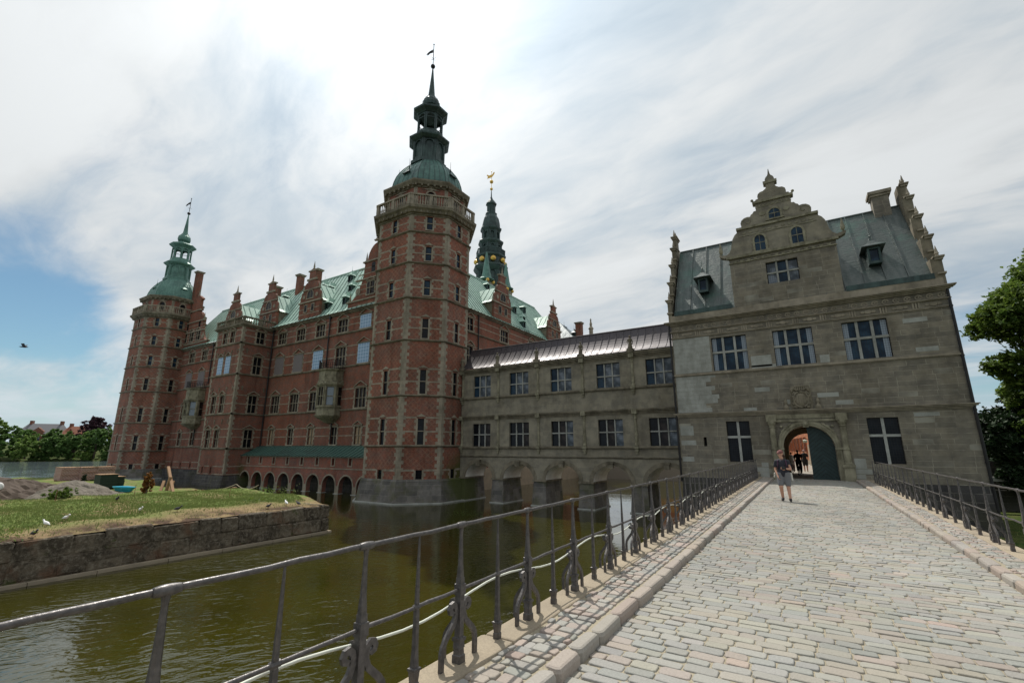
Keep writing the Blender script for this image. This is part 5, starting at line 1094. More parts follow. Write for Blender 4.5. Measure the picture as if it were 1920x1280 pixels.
# ------------------------------------------------------------ wrought iron railings
def railing(x, ys, y0, y1, label, thin, zt=1.09):
    T = thing('iron_railing', (x, (y0+y1)/2, .095), label, 'railing', 'wrought iron railings along the bridge')
    L_ = (x, (y0+y1)/2, .095)
    def bar(z, r, sl, nm):
        path = []; y = y0; rr = random.Random(int(z*100))
        while y <= y1: path.append((x+rr.uniform(-.003, .003), y, z+rr.uniform(-.004, .004))); y += .18
        mb = MB(); mb.tube(path, [r*rr.uniform(.93, 1.07) for _ in path], 10); mb.build(nm, 'iron', T, smooth=True)
    bar(zt, .0155, 0, 'top_rail'); bar(.61, .0135, 0, 'middle_rail')
    L0 = (0, 0, 0)
    def sq(mb, z, w, d=None): d = d or w; return [(-w/2, -d/2, z), (w/2, -d/2, z), (w/2, d/2, z), (-w/2, d/2, z)]
    pb = MB(); pb.loft([sq(0, z, w) for z, w in ((.0, .074), (.055, .072), (.06, .060), (.10, .056), (.105, .066), (.150, .058), (.152, .078), (.175, .080), (.18, .050), (.45, .052), (.455, .052), (.475, .052), (.478, .066), (.555, .066), (.558, .050), (.60, .047))])
    o8 = lambda z, w, k: [(sx*a, sy*b, z) for sx, sy, a, b in ((-1, -1, w/2*k, w/2), (1, -1, w/2*k, w/2), (1, -1, w/2, w/2*k), (1, 1, w/2, w/2*k), (1, 1, w/2*k, w/2), (-1, 1, w/2*k, w/2), (-1, 1, w/2, w/2*k), (-1, -1, w/2, w/2*k))]
    pb.loft([o8(z, w, k) for z, w, k in ((.598, .042, .99), (.64, .043, .75), (.70, .040, .45), (.93, .025, .45), (.955, .030, .5), (.98, .036, .5))])
    post = pb.build('post', 'iron', T); post.location = Vector((x, ys[0], .095))-Vector(L_)
    jb = MB(); jb.loft([[(r*math.cos(t), yy, .995+r*1.0*math.sin(t)) for t in np.linspace(0, 2*math.pi, 17)[:-1]] for yy, r in ((-.058, .014), (-.057, .0195), (-.050, .0215), (-.030, .0245), (-.010, .026), (.010, .026), (.030, .0245), (.050, .0215), (.057, .0195), (.058, .014))]); jb.build('rail_joint', 'iron', post, smooth=True).location = (0, 0, 0)
    br = MB(); prof = [(.205, 0), (.205, .12), (.195, .16), (.165, .20), (.115, .245), (.072, .285), (.052, .33), (.048, .37), (.058, .405), (.082, .425), (.108, .418), (.120, .395), (.112, .372), (.094, .366), (.086, .380)]
    br.tube([(0, a, b) for a, b in prof], 0, flat=(.021, .012)); bd = br.build('scroll_brace', 'iron', post); bd.location = (0, 0, 0)
    b2 = copy_tree(bd, post); b2.rotation_euler = (0, 0, math.pi)
    b3 = copy_tree(bd, post); b3.rotation_euler = (0, 0, math.pi/2 if x < 0 else -math.pi/2); b3.scale = (1, .72, 1)
    for y in ys[1:]:
        c = copy_tree(post, T); c.location = Vector((x, y, .095))-Vector(L_)
    tb = MB(); tb.loft([sq(0, z, w) for z, w in ((.0, .052), (.045, .052), (.05, .044), (.085, .050), (.115, .056), (.12, .068), (.135, .068), (.14, .044), (.25, .033), (.49, .030))])
    tb.loft([[(r*math.cos(t), yy, .515+r*math.sin(t)) for t in np.linspace(0, 2*math.pi, 9)[:-1]] for yy, r in ((-.034, .013), (-.026, .020), (.026, .020), (.034, .013))])
    tb.loft([o8(z, w, k) for z, w, k in ((.49, .028, .9), (.56, .030, .6), (.62, .030, .5), (.985, .012, .6))]); bal = tb.build('baluster', 'iron', T); bal.location = Vector((x, thin[0], .095))-Vector(L_)
    for y in thin[1:]: c = bal.copy(); C.objects.link(c); c.parent = T; c.location = Vector((x, y, .095))-Vector(L_)
    return T
mains = [0.0, 1.06, 2.17, 3.15, 4.22, 5.30, 6.47, 7.6, 8.66, 9.8]+[9.8+1.1*k for k in range(1, 19)]
thin = [(a+b)/2 for a, b in zip(mains[:-1], mains[1:])]
railing(-2.47, mains, -1.0, 29.8, 'left wrought iron railing over the green moat water with white hose behind it', thin)
mr = [8.6, 10.1, 11.75, 13.42, 15.2]+[15.2+1.65*k for k in range(1, 9)]
railing(2.61, mr, 3.0, 28.9, 'right wrought iron railing along the grassy side of the bridge', [(a+b)/2 for a, b in zip(mr[:-1], mr[1:])])
ho = MB(); path = []; ns = 150
for i in range(ns):
    y = -.8+i*.2; s_ = .06*math.sin(y*math.pi/1.09) if y < 9 else .13*abs(math.sin(y*math.pi/2.2))-.06
    path.append((-2.535, y, .51+s_*(-1 if y < 9 else 1)*.8))
ho.tube(path, .0095, 6); tag(ho.build('hose', 'white_hose', smooth=True), 'thin white hose strung along the left iron railing over the water', 'hose')
# ------------------------------------------------------------ vegetation
rng = np.random.default_rng(5)
def leaves(name, P_, size, m, parent=None, asp=.62, up=.35):
    n = len(P_); nrm = rng.normal(size=(n, 3)); nrm[:, 2] = np.abs(nrm[:, 2])+up; nrm /= np.linalg.norm(nrm, axis=1)[:, None]
    t = np.cross(nrm, rng.normal(size=(n, 3))); t /= np.linalg.norm(t, axis=1)[:, None]; b = np.cross(nrm, t)
    s_ = size*rng.uniform(.6, 1.3, (n, 1)); bend = nrm*s_*.25
    V = np.stack([P_-t*s_, P_+b*s_*asp+bend*.5, P_+t*s_-bend, P_-b*s_*asp+bend*.5], 1).reshape(-1, 3)
    me = bpy.data.meshes.new(name); me.vertices.add(4*n); me.vertices.foreach_set('co', V.ravel()); me.loops.add(4*n); me.loops.foreach_set('vertex_index', np.arange(4*n))
    me.polygons.add(n); me.polygons.foreach_set('loop_start', np.arange(n)*4); me.update(calc_edges=True); me.materials.append(M[m])
    o = bpy.data.objects.new(name, me); C.objects.link(o); adopt(o, parent); return o
def blob_points(blobs, n, shell=.55):
    """points in lumpy clusters around ellipsoid shells; blobs: (x, y, z, rx, ry, rz)"""
    out = []; vol = np.array([b[3]*b[4]+b[4]*b[5] for b in blobs]); vol = vol/vol.sum()
    for b, q in zip(blobs, vol):
        k = max(30, int(n*q)); nc = max(8, k//28); d = rng.normal(size=(nc, 3)); d /= np.linalg.norm(d, axis=1)[:, None]
        cen = d*(rng.uniform(shell, 1.05, (nc, 1))); idx = rng.integers(0, nc, k); p = cen[idx]+rng.normal(size=(k, 3))*.085
        out.append(p*np.array(b[3:6])+np.array(b[:3]))
    return np.concatenate(out)
def tree(name, x, y, z, h, w, n, size, m, label, cat='tree', group=None, trunk=True, blobs=None, seed=0, cone=False):
    rr = random.Random(seed+int(abs(x)*7+abs(y)*13)); T = thing(name, (x, y, z), label, cat, group)
    if blobs is None:
        blobs = []
        for k in range(9 if not cone else 7):
            a = rr.uniform(0, 6.28); t = rr.uniform(.28, .84); rad_ = w*.5*(1-abs(t-.5)*.9)*rr.uniform(.3, .8) if not cone else w*.5*(1-t)*.5
            s_ = w*rr.uniform(.20, .30)*(1 if not cone else (1.25-t)); blobs.append((x+rad_*math.cos(a), y+rad_*math.sin(a), z+h*t, s_, s_, s_*rr.uniform(.7, .95)))
        blobs.append((x, y, z+h*.58, w*.30, w*.30, h*.30)); blobs.append((x, y, z+h*.84, w*.2, w*.2, h*.15))
    leaves('crown', blob_points(blobs, n), size, m, T)
    if trunk:
        mb = MB(); mb.tube([(x, y, z-.3), (x+.02*h, y, z+h*.25), (x-.01*h, y+.02*h, z+h*.6)], [h*.035, h*.025, h*.008], 8)
        for b in blobs[:5]: mb.tube([(x, y, z+h*.22), ((x+b[0])/2, (y+b[1])/2, z+(b[2]-z)*.75), b[:3]], [h*.014, h*.009, h*.003], 6)
        mb.build('trunk', 'bark', T, smooth=True)
    return T
# big maple right of the gatehouse
tree('maple_tree', 15.0, 40, -1.6, 15, 9, 80000, .13, 'leaf', 'large leafy green tree rising right of the gatehouse',
     blobs=[(14.6, 40, 12.0, 2.3, 2.6, 2.1), (12.5, 39.6, 10.3, 1.7, 2.2, 1.4), (11.0, 39.3, 9.3, 1.35, 1.8, 1.15), (13.8, 39, 8.2, 2.3, 2.3, 1.5), (11.5, 39.2, 6.5, 1.5, 1.6, .85), (13.4, 38.8, 5.4, 2.0, 2.0, 1.2), (16.8, 40, 8.5, 3, 3, 4), (15.6, 39, 5, 2.4, 2.4, 2.2), (11.6, 40, 5.0, 1.2, 1.4, .9), (13.0, 39.5, 3.2, 2.2, 1.8, 1.2), (14.9, 39, 7, 2, 2, 2)])
tree('yew_tree', 11.6, 41.8, -2.0, 7.0, 5.6, 30000, .14, 'leaf_dark', 'dark evergreen yew below the big tree, against the right corner of the gatehouse')
tree('yew_tree', 15.6, 43.5, -2.0, 8.4, 8.5, 34000, .16, 'leaf_dark', 'dark evergreen yew at the right edge, under the big leafy tree')
# far shore
sh = MB(); ys_ = list(range(-120, 200, 10))
prof_ = [(0, -2.9), (4, -2.0), (14, -.6), (30, 1.6), (60, 3.2), (300, 4.5)]
rings = []
for y in ys_:
    bx = -233+(y-42)*.83 if y < 120 else -168+(y-120)*1.3; rings.append([(bx-d*.8, y+d*.3, z+.25*math.sin(y*.3+d)) for d, z in prof_])
for a, b in zip(rings[:-1], rings[1:]):
    for k in range(5): sh.quad(a[k], b[k], b[k+1], a[k+1])
struct(sh.build('far_shore', 'dark_grass'))
FT = [(-237, 35, 9.4, 9, 'leaf_far'), (-233.5, 41, 8.2, 9, 'leaf_far'), (-228, 47.5, 7.6, 8.5, 'leaf_light'), (-226, 53, 8.8, 9, 'leaf_far'), (-222, 58.5, 8.6, 9, 'leaf_far'), (-218, 63, 10.2, 9.5, 'leaf_far'), (-214, 68.5, 8.6, 8.5, 'leaf'), (-210, 73.5, 7.8, 8.5, 'leaf_far'), (-206, 79, 8.6, 9, 'leaf_far'), (-240, 29, 9.4, 10, 'leaf_far'), (-245, 22, 11, 10, 'leaf_far'), (-240, 48, 10.0, 8, 'leaf_far'), (-237, 56, 9.6, 7, 'leaf_far'), (-231, 64, 9.4, 7, 'leaf_light'), (-225, 72, 9.2, 8, 'leaf_far'), (-221, 78, 9, 9, 'leaf_far'), (-250, 42.6, 13.2, 8, 'leaf_light'), (-200, 86, 8, 9, 'leaf_far')]
NM = {'leaf_far': 'mid green bushy tree on the far lake shore', 'leaf_light': 'light green rounded tree on the far lake shore', 'leaf': 'bright green full tree on the far lake shore by the brick tower'}
ORD = ['leftmost', 'second', 'third', 'fourth', 'fifth', 'sixth', 'seventh', 'eighth', 'ninth', 'tenth', 'eleventh', 'twelfth', 'thirteenth', 'fourteenth', 'fifteenth', 'sixteenth', 'seventeenth', 'eighteenth']
FT.sort(key=lambda q: q[1]/-q[0])
for i, (x, y, h, w, m) in enumerate(FT): tree('shore_tree', x, y, -1.6+(1.2 if x < -236 else 0), h, w*1.12, 3400, .52, m, NM[m]+', '+ORD[i]+' from left', group='trees lining the far lake shore', seed=i)
for k, y in enumerate(range(26, 92, 5)):
    bx = -233+(y-42)*.83; tree('shore_bush', bx-1.5, y, -2.6, 3.6+1.2*math.sin(k*2.3), 6.2, 900, .42, 'leaf_light' if k % 3 == 1 else 'leaf_far', ('light green' if k % 3 == 1 else 'mid green')+' rounded bush on the far waterline, '+ORD[k]+(' from the left' if k else ' of the row'), 'bush', 'bushes along the far waterline', trunk=False)
tree('copper_beech', -252, 71.5, 2.2, 12.8, 11.5, 5200, .5, 'leaf_copper', 'dark purple copper beech standing above the far shore trees')
def villa(x, y, w, d, z0, h, rh, a, label, rm):
    T = thing('house', (x, y, z0), label, 'house'); f = F(x, y, a)
    mb = MB(); mb.fbox(f, 0, w, z0, z0+h, -d, 0); mb.extr(f, [(0, z0+h), (w, z0+h), (w/2, z0+h+.1)], -d, 0)
    g = w*.34; mb.extr(f, [(g, z0), (g+w*.28, z0), (g+w*.28, z0+h+1.0), (g+w*.14, z0+h+2.6), (g, z0+h+1.0)], -1, .6); mb.build('wall', 'brick', T)
    mb = MB(); mb.loft([[f.P(-.5, z0+h, .5), f.P(w+.5, z0+h, .5), f.P(w+.5, z0+h, -d-.5), f.P(-.5, z0+h, -d-.5)], [f.P(w*.1, z0+h+rh, -d*.45), f.P(w*.9, z0+h+rh, -d*.45), f.P(w*.9, z0+h+rh, -d*.55), f.P(w*.1, z0+h+rh, -d*.55)]]); mb.build('roof', rm, T)
    mb = MB()
    for u in (w*.06, w*.18, g+w*.06, g+w*.16, w*.72, w*.86): mb.fbox(f, u, u+w*.06, z0+h*.45, z0+h*.8, 0, .68 if g < u < g+w*.28 else .08)
    mb.build('windows', 'glass_grey', T)
    for u in (w*.12, w*.85): m2 = MB(); m2.fbox(f, u, u+.8, z0+h+rh*.4, z0+h+rh+1.2, -d*.6, -d*.4); m2.build('chimney', 'brick', T)
villa(-268, 52, 13, 10, 1.5, 6.0, 4.2, 58, 'brick villa with grey roof and gabled front above the shore trees', 'roof_grey'); villa(-262, 63.5, 7, 8, 2, 5.2, 3.6, 50, 'smaller house with red tiled roof beside the grey roofed villa', 'roof_tile')
villa(-249, 76, 6, 6, 1.5, 6.2, 2.6, 45, 'low red house right of the copper beech, half behind the far tower', 'roof_tile')

# ------------------------------------------------------------ left bank, retaining wall and the building site
def hgt(x, y):
    h = -1.27+.07*math.sin(x*.9+y*.4)+.05*math.sin(y*1.7-x*.6)
    h += .34*math.exp(-((x+31)**2/60+(y-9)**2/70)); e = max(0, (x+23.6)/1.2); h = h*(1-min(e, 1))+(-1.30)*min(e, 1)
    if x < -36: h -= .25*min((-36-x)/5, 1)
    return h
bk = MB(); nx, ny = 110, 90; x0_, x1_, y0_, y1_ = -74, -22.45, -16, 21.5; gp_ = []
for j in range(ny+1):
    for i in range(nx+1):
        t = i/nx; x = x0_+(x1_-x0_)*(1-(1-t)**1.5); y = y0_+(y1_-y0_)*(j/ny); 
        lim = 18.7-max(0, (x+28.5))*.31 if x > -28.5 else 18.7+min(max(0, -50-x)*.4, 2.8)
        yy = min(y, lim); gp_.append((x, yy, hgt(x, yy)+R.uniform(-.012, .012)-(1.2 if yy >= lim-.01 and x < -28 and j == ny else 0)))
for j in range(ny):
    for i in range(nx): a = j*(nx+1)+i; bk.f.append((a, a+1, a+nx+2, a+nx+1)); bk.m.append(0)
bk.v = gp_; struct(bk.build('grass_bank', 'grass_ground', smooth=True))
RW = thing('retaining_wall', (-22.3, 2, -2.7), 'old rough stone retaining wall along the grassy bank, with pale ledge at the waterline', 'wall')
mb = MB(); rr = random.Random(14); rows = [(-2.58, -1.95), (-1.95, -1.27)]
mb2 = MB(); mb2.box(-23.1, -22.42, -16, 16.6, -3.2, -1.5); mb2.box(-27, -22.6, 15.9, 16.7, -3.2, -1.5); mb2.build('core', 'old_wall', RW)
def block(mb, f, u0, u1, z0, z1, d, rr):
    e = .05; j = lambda s_=.02: rr.uniform(-s_, s_)
    ring = [(u0+j(), z0+e+j()), (u0+e, z0+j()), (u1-e, z0+j()), (u1+j(), z0+e), (u1+j(), z1-e+j()), (u1-e, z1+j()), (u0+e+j(), z1+j()), (u0+j(), z1-e)]
    uc, zc = (u0+u1)/2, (z0+z1)/2; mb.loft([[f.P(u, z, -.25) for u, z in ring], [f.P(u, z, d-.05) for u, z in ring], [f.P(uc+(u-uc)*.94, zc+(z-zc)*.88, d) for u, z in ring]], cap0=False)
f = F(-22.42, -16, 90)
for k, (za, zb) in enumerate(rows):
    u = -.3*k
    while u < 32.9:
        w = rr.uniform(.6, 1.7); tp = zb+(rr.uniform(-.05, .05) if k else 0); b = min(u+w, 32.95)
        if w < 1.1 and not k and rr.random() < .4: block(mb, f, u+.015, b-.015, za, za+.3, rr.uniform(0, .06), rr); block(mb, f, u+.015, b-.015, za+.32, zb-.02, rr.uniform(0, .06), rr)
        else: block(mb, f, u+.015, b-.015, za+.01, tp-.02, rr.uniform(.01, .08), rr)
        u += w
f2 = F(-22.4, 16.7, 180)
for k, (za, zb) in enumerate(rows):
    u = 0
    while u < 5: w = rr.uniform(.8, 1.4); block(mb, f2, u+.015, u+w-.015, za+.01, zb-.02, .05, rr); u += w
mb.build('stone_blocks', 'old_wall', RW)
mb = MB(); u = 0
while u < 32.9: w = rr.uniform(1.6, 2.6); mb.fbox(f, u, min(u+w-.02, 33.0), -2.72, -2.60+rr.uniform(-.006, .006), -.1, .24+rr.uniform(-.01, .01)); u += w
mb.build('waterline_ledge', 'coping', RW)
# grass blades and tufts
def blades(name, n, fx, h, m='blade', kind='stuff', spread=.03):
    P_ = np.array([fx() for _ in range(n)]); hh = h*rng.uniform(.5, 1.4, n); a = rng.uniform(0, 6.28, n); w = .012+h*.05
    dx, dy = np.cos(a)*w, np.sin(a)*w; lx, ly = rng.normal(size=n)*h*.35, rng.normal(size=n)*h*.35
    V = np.stack([P_+np.stack([dx, dy, 0*dx], 1), P_-np.stack([dx, dy, 0*dx], 1), P_+np.stack([lx, ly, hh], 1)], 1).reshape(-1, 3)
    me = bpy.data.meshes.new(name); me.vertices.add(3*n); me.vertices.foreach_set('co', V.ravel()); me.loops.add(3*n); me.loops.foreach_set('vertex_index', np.arange(3*n)); me.polygons.add(n); me.polygons.foreach_set('loop_start', np.arange(n)*3); me.update(calc_edges=True)
    me.materials.append(M[m]); o = bpy.data.objects.new(name, me); C.objects.link(o); o['kind'] = kind; return o
def bankpt():
    while True:
        x = -22.7-abs(R.gauss(0, 7.5)); y = R.uniform(-2, 18.2)
        if x < -38 or y > 18.2-max(0, x+28.5)*.31: continue
        if x > -24.6 and R.random() < .9: continue
        return (x, y, hgt(x, y)-.01)
tag(blades('grass', 60000, bankpt, .085), 'short mown grass with dry patches on the bank', 'grass')
def weed(x, y, h, n, m, label, group=None, w=.35):
    T = thing('weed', (x, y, hgt(x, y)), label, 'plant', group); P_ = rng.normal(size=(n, 3))*np.array([w, w, h*.3])+np.array([x, y, hgt(x, y)+h*.42]); P_[:, 2] = np.maximum(P_[:, 2], hgt(x, y)); leaves('foliage', P_, .055, m, T, .4)
weed(-30.4, 18.0, .5, 160, 'leaf_light', 'pale leafy weed on the crest of the grassy bank'); weed(-28.0, 17.9, .55, 90, 'blade', 'dry yellow weed on the bank near its far right end'); weed(-22.75, 4.6, .35, 160, 'leaf', 'leafy weed growing over the top of the wall at the left edge'); weed(-24.6, 14.0, .3, 110, 'leaf', 'small green clump in the grass near the pigeons')
def heap(name, m, x0, x1, y0, y1, z, fn, n=70):
    mb = MB()
    for j in range(n+1):
        for i in range(n+1): x = x0+(x1-x0)*i/n; y = y0+(y1-y0)*j/n; mb.v.append((x, y, z+fn(x, y)))
    for j in range(n):
        for i in range(n): a = j*(n+1)+i; mb.f.append((a, a+1, a+n+2, a+n+1)); mb.m.append(0)
    o = mb.build(name, m); o['kind'] = 'stuff'; return o
def lump(x, y): return .10*math.sin(x*3.1+y*1.3)*math.sin(y*2.7-x)+.06*math.sin(x*7.3)*math.sin(y*6.1+x)+R.uniform(-.05, .05)
tag(heap('soil_heap', 'soil', -50, -36.6, -3, 13.6, -1.75, lambda x, y: max(0, 1.62*math.exp(-(((x+43.5)/4.0)**4+max(0, (y-9.0)/3.1)**2*1.0))*(.92+.1*math.sin(y*1.1))+lump(x, y)*1.3)), 'brown heap of dug soil at the left edge of the bank', 'soil heap')
tag(heap('gravel_heap', 'gravel', -45, -35.9, 5.6, 15.2, -1.6, lambda x, y: max(0, 1.0*math.exp(-(((x+40)/2.5)**2+((y-10.9)/2.1)**2))*1.25+lump(x, y)*.8)), 'smaller grey heap of gravel and rubble right of the soil heap', 'gravel heap')
T = thing('tarpaulin', (-40.5, 7.2, -.7), 'crumpled white sack lying on the soil heap at the left edge', 'sack'); mb = MB(); mb.ball((-40.6, 7.3, -.62), .28, 8, rx=1.3, sz=.7); mb.ball((-40.3, 7.6, -.5), .22, 7, rx=.7, sz=1.2); mb.build('sack', 'feather', T, smooth=True)
def pallet(x, y, w, d, z, h, m, label, cat, name, group=None):
    T = thing(name, (x, y, z), label, cat, group); mb = MB(); rr = random.Random(int(x*10)); n = max(2, int(h/.25))
    for k in range(n): e = rr.uniform(-.06, .06); mb.box(x-w/2+e, x+w/2+e, y-d/2, y+d/2, z+.15+k*(h-.15)/n, z+.14+(k+1)*(h-.15)/n)
    mb.build('stack', m, T); mb = MB()
    for q in (-1, 0, 1): mb.box(x-w/2, x+w/2, y+q*d*.4-.05, y+q*d*.4+.05, z, z+.15)
    mb.box(x-w/2-.04, x+w/2+.04, y-d/2-.04, y+d/2+.04, z+h, z+h+.04); mb.build('pallet', 'wood', T)
for x, y, w, lb in ((-63.8, 16.6, 2.0, 'leftmost pallet of reddish bricks in the row beside the far tower'), (-63.2, 18.0, 2.0, 'middle pallet of reddish bricks in the row beside the far tower'), (-62.8, 19.2, 1.8, 'rightmost pallet of reddish bricks in the row, touching the far tower in view')): pallet(x, y, w, 1.4, -1.55, 1.35, 'brick_pack', lb, 'brick pallet', 'brick_pallet', 'brick pallets by the lake')
pallet(-47.9, 14.9, 1.3, 1.1, -1.5, 1.15, 'green_pack', 'taller dark green stacked pack behind the gravel heap', 'crate stack', 'crate_stack'); pallet(-48.0, 15.4, 1.3, 1.1, -1.5, .95, 'green_pack', 'lower dark green stacked pack with planks on top', 'crate stack', 'crate_stack')
T = thing('sledge', (-44.6, 15.1, -1.45), 'light blue plastic boat-shaped tub lying on the grass', 'tub'); mb = MB(); mb.loft([[(-44.7+a*(1.1+g), 15.1+b*(.42+g), z) for a, b in ((-1, -.6), (-.7, -1), (.8, -1), (1.15, 0), (.8, 1), (-.7, 1), (-1, .6))] for z, g in ((-1.5, -.15), (-1.2, .0), (-1.17, .07), (-1.21, .03), (-1.42, -.12))], cap1=True); mb.build('hull', 'blue_plastic', T)
tree('rusty_conifer', -36.9, 13.7, -1.5, 1.75, 1.15, 1500, .075, 'leaf_rust', 'small rust brown dead conifer on the bank in front of the palace plinth', cone=True)
tree('small_fir', -50.5, 7.9, -.55, .75, .5, 420, .05, 'leaf_dark', 'tiny dark fir sapling on top of the soil heap', cone=True); tree('small_fir', -43.6, 12.3, -.75, .75, .6, 420, .05, 'leaf_dark', 'small dark green shrub in front of the brick pallets', cone=True)
tree('shrub', -35.9, 9.3, -1.25, .75, 1.5, 1400, .06, 'leaf', 'low green shrub in front of the soil heap', 'shrub', trunk=False)
def sticks(name, segs, m, label, cat, part='beam', r=.06):
    T = thing(name, segs[0][0], label, cat)
    for a, b in segs: mb = MB(); mb.tube([a, b], 0, flat=(r, r)); mb.build(part, m, T)
sticks('timber_frame', [((-41.6, 16.6, -.25+.55), (-38.4, 16.0, -1.75)), ((-40.4, 16.2, -1.6), (-40.2, 16.3, -.35)), ((-40.9, 16.0, -1.75), (-41.9, 16.6, -.75)), ((-40.3, 16.3, -1.7), (-41.1, 16.9, -.75)), ((-41.2, 15.9, -1.5), (-38.6, 15.7, -1.72))], 'wood', 'leaning wooden beams propped up at the waterside of the bank', 'beams', r=.085)
fs = [(( -39.0+i*.75, 17.6+i*.12, -2.0), (-39.0+i*.75, 17.6+i*.12, -1.28)) for i in range(6)]+[((-40, 17.4, -1.42), (-34.9, 18.3, -1.40))]
sticks('low_fence', fs, 'wood', 'low wooden stake fence at the back edge of the bank', 'fence', 'stake', .05)
sticks('marker_post', [((-34.8, 18.2, -1.5), (-34.8, 18.2, -.98))], 'wood', 'short square wooden post at the crest of the bank', 'post', 'post', .12)
def rope(pts, label):
    path = []
    for (a, b, s_) in pts:
        for t in np.linspace(0, 1, 9): path.append((a[0]+(b[0]-a[0])*t, a[1]+(b[1]-a[1])*t, a[2]+(b[2]-a[2])*t-s_*4*t*(1-t)))
    mb = MB(); mb.tube(path, .022, 5); tag(mb.build('rope', 'rope'), label, 'rope')
rope([((-38.5, 18.4, -1.35), (-35.0, 18.4, -.80), .12), ((-35.0, 18.4, -.80), (-32.5, 18.6, -.78), .30)], 'pale rope hanging slack between posts behind the grassy bank')
for x, y, lb in ((-31.9, 11.3, 'thin rusty rod in the grass left of the birds'), (-32, 8.1, 'thin rusty rod in the grass near the green shrub'), (-29.5, 15.2, 'thin rusty rod in the grass near the right end of the bank')): mb = MB(); mb.tube([(x, y, hgt(x, y)-.1), (x+.02, y, hgt(x, y)+.62)], .012, 5); tag(mb.build('metal_rod', 'roof_tile'), lb, 'rod')
def bird(x, y, z, a, m, label, cat, name, group, s=1., up=0):
    T = thing(name, (x, y, z), label, cat, group); f = F(x, y, a); mb = MB(); z += .02
    rings = []
    for u, r, dz in ((-.20, .008, .03), (-.13, .03, .06), (-.04, .062, .085), (.05, .068, .095), (.11, .048, .12), (.145, .032, .165), (.175, .034, .195), (.205, .024, .20), (.245, .004, .19)):
        rings.append([(f.P(u*s, 0)[0]+f.n[0]*r*s*math.cos(t), f.P(u*s, 0)[1]+f.n[1]*r*s*math.cos(t), z+(dz+.04+r*math.sin(t))*s) for t in np.linspace(0, 2*math.pi, 11)[:-1]])
    mb.loft(rings); mb.build('body', m, T, smooth=True)
    for q in (-.025, .025): l = MB(); l.tube([f.P(.01*s, z-.02, q*s), f.P(.0, z+.09*s, q*s)], .006*s, 5); l.build('leg', 'roof_tile', T)
for x, y, a, m, lb, nm in ((-25.2, 6.8, 20, 'feather', 'white gull on the dry grass near the wall, the second from the left', 'gull'), (-24.5, 6.1, 200, 'feather', 'pale gull at the left end of the bank, nearest the wall edge', 'gull'), (-25.6, 9.4, 0, 'feather', 'light grey gull crouching in the middle of the bank', 'gull'), (-23.4, 15.0, 170, 'feather', 'white headed gull between two dark pigeons', 'gull'),
                       (-24.0, 10.2, 30, 'pigeon', 'dark pigeon standing alone in the middle of the bank edge', 'pigeon'), (-23.2, 13.9, 10, 'pigeon', 'dark pigeon left of the white headed gull', 'pigeon'), (-23.1, 15.5, 190, 'pigeon', 'dark pigeon nearest the right end of the wall', 'pigeon'), (-29.6, 9.8, 0, 'pigeon', 'dark pigeon lying far back in the grass', 'pigeon'), (-22.8, 5.4, 15, 'pigeon', 'dark bird low on the wall top at the left', 'pigeon')):
    bird(x, y, hgt(x, y), a, m, lb, nm, nm, 'birds resting on the bank', .95)
T = thing('flying_bird', (-112, 20, 18.6), 'dark gull flying in the blue sky left of the far tower', 'bird'); mb = MB()
f = F(-112, 20, 60); mb.loft([[(f.P(u, 0)[0], f.P(u, 0)[1]+r*math.cos(t), 18.7+r*math.sin(t)) for t in np.linspace(0, 6.28, 7)[:-1]] for u, r in ((-.6, .02), (-.3, .1), (.1, .15), (.4, .09), (.6, .02))])
for s_ in (-1, 1): mb.add([f.P(.25, 18.72), f.P(-.15, 18.72), f.P(-.2, 19.15, s_*.7), f.P(.25, 19.2, s_*.75), f.P(-.35, 18.95, s_*1.5)], [(0, 1, 2, 3), (3, 2, 4)])
mb.build('body', 'pigeon', T)
fl = []
for k in range(260): fl.append((R.gauss(-20.2, 1.3), R.gauss(27.0, .8), -2.695))
o = leaves('floating_leaves', np.array(fl), .028, 'leaf_light', None, .6, 30.); o['kind'] = 'stuff'; tag(o, 'pale leaves and scum floating on the moat', 'floating leaves')
# right side beyond the railing
mb = MB(); mb.quad((2.8, -15, -2.35), (120, -15, -2.0), (120, 60, -1.7), (7.3, 60, -1.9), (2.8, 30.9, -2.3)); struct(mb.build('lawn', 'dark_grass'))
def rpt():
    x = R.uniform(2.9, 16); y = R.uniform(10, 40); return (x, y, -2.3+.3*max(0, (x-2.8)/110))
tag(blades('long_grass', 16000, rpt, .16, 'blade'), 'rough grass below the right side of the bridge', 'grass')
GW = thing('garden_wall', (15, 41, -1.9), 'low pale coping and dark balustrade beyond the right corner of the gatehouse', 'wall'); mb = MB(); mb.box(8.0, 34, 40.6, 41.1, -.28, -.02); mb.build('coping', 'mullion_stone', GW)
mb = MB(); mb.box(8, 34, 41.6, 41.8, -2.3, -.85)
for i in range(80): mb.box(8.1+i*.33, 8.17+i*.33, 40.75, 40.85, -.9, -.28)
mb.build('balusters', 'granite_dark', GW); mb = MB(); mb.box(8, 40, 46, 46.5, -2, 4.2); tag(mb.build('boundary_wall', 'granite_dark'), 'tall dark wall in deep shade behind the yew trees on the right', 'wall')

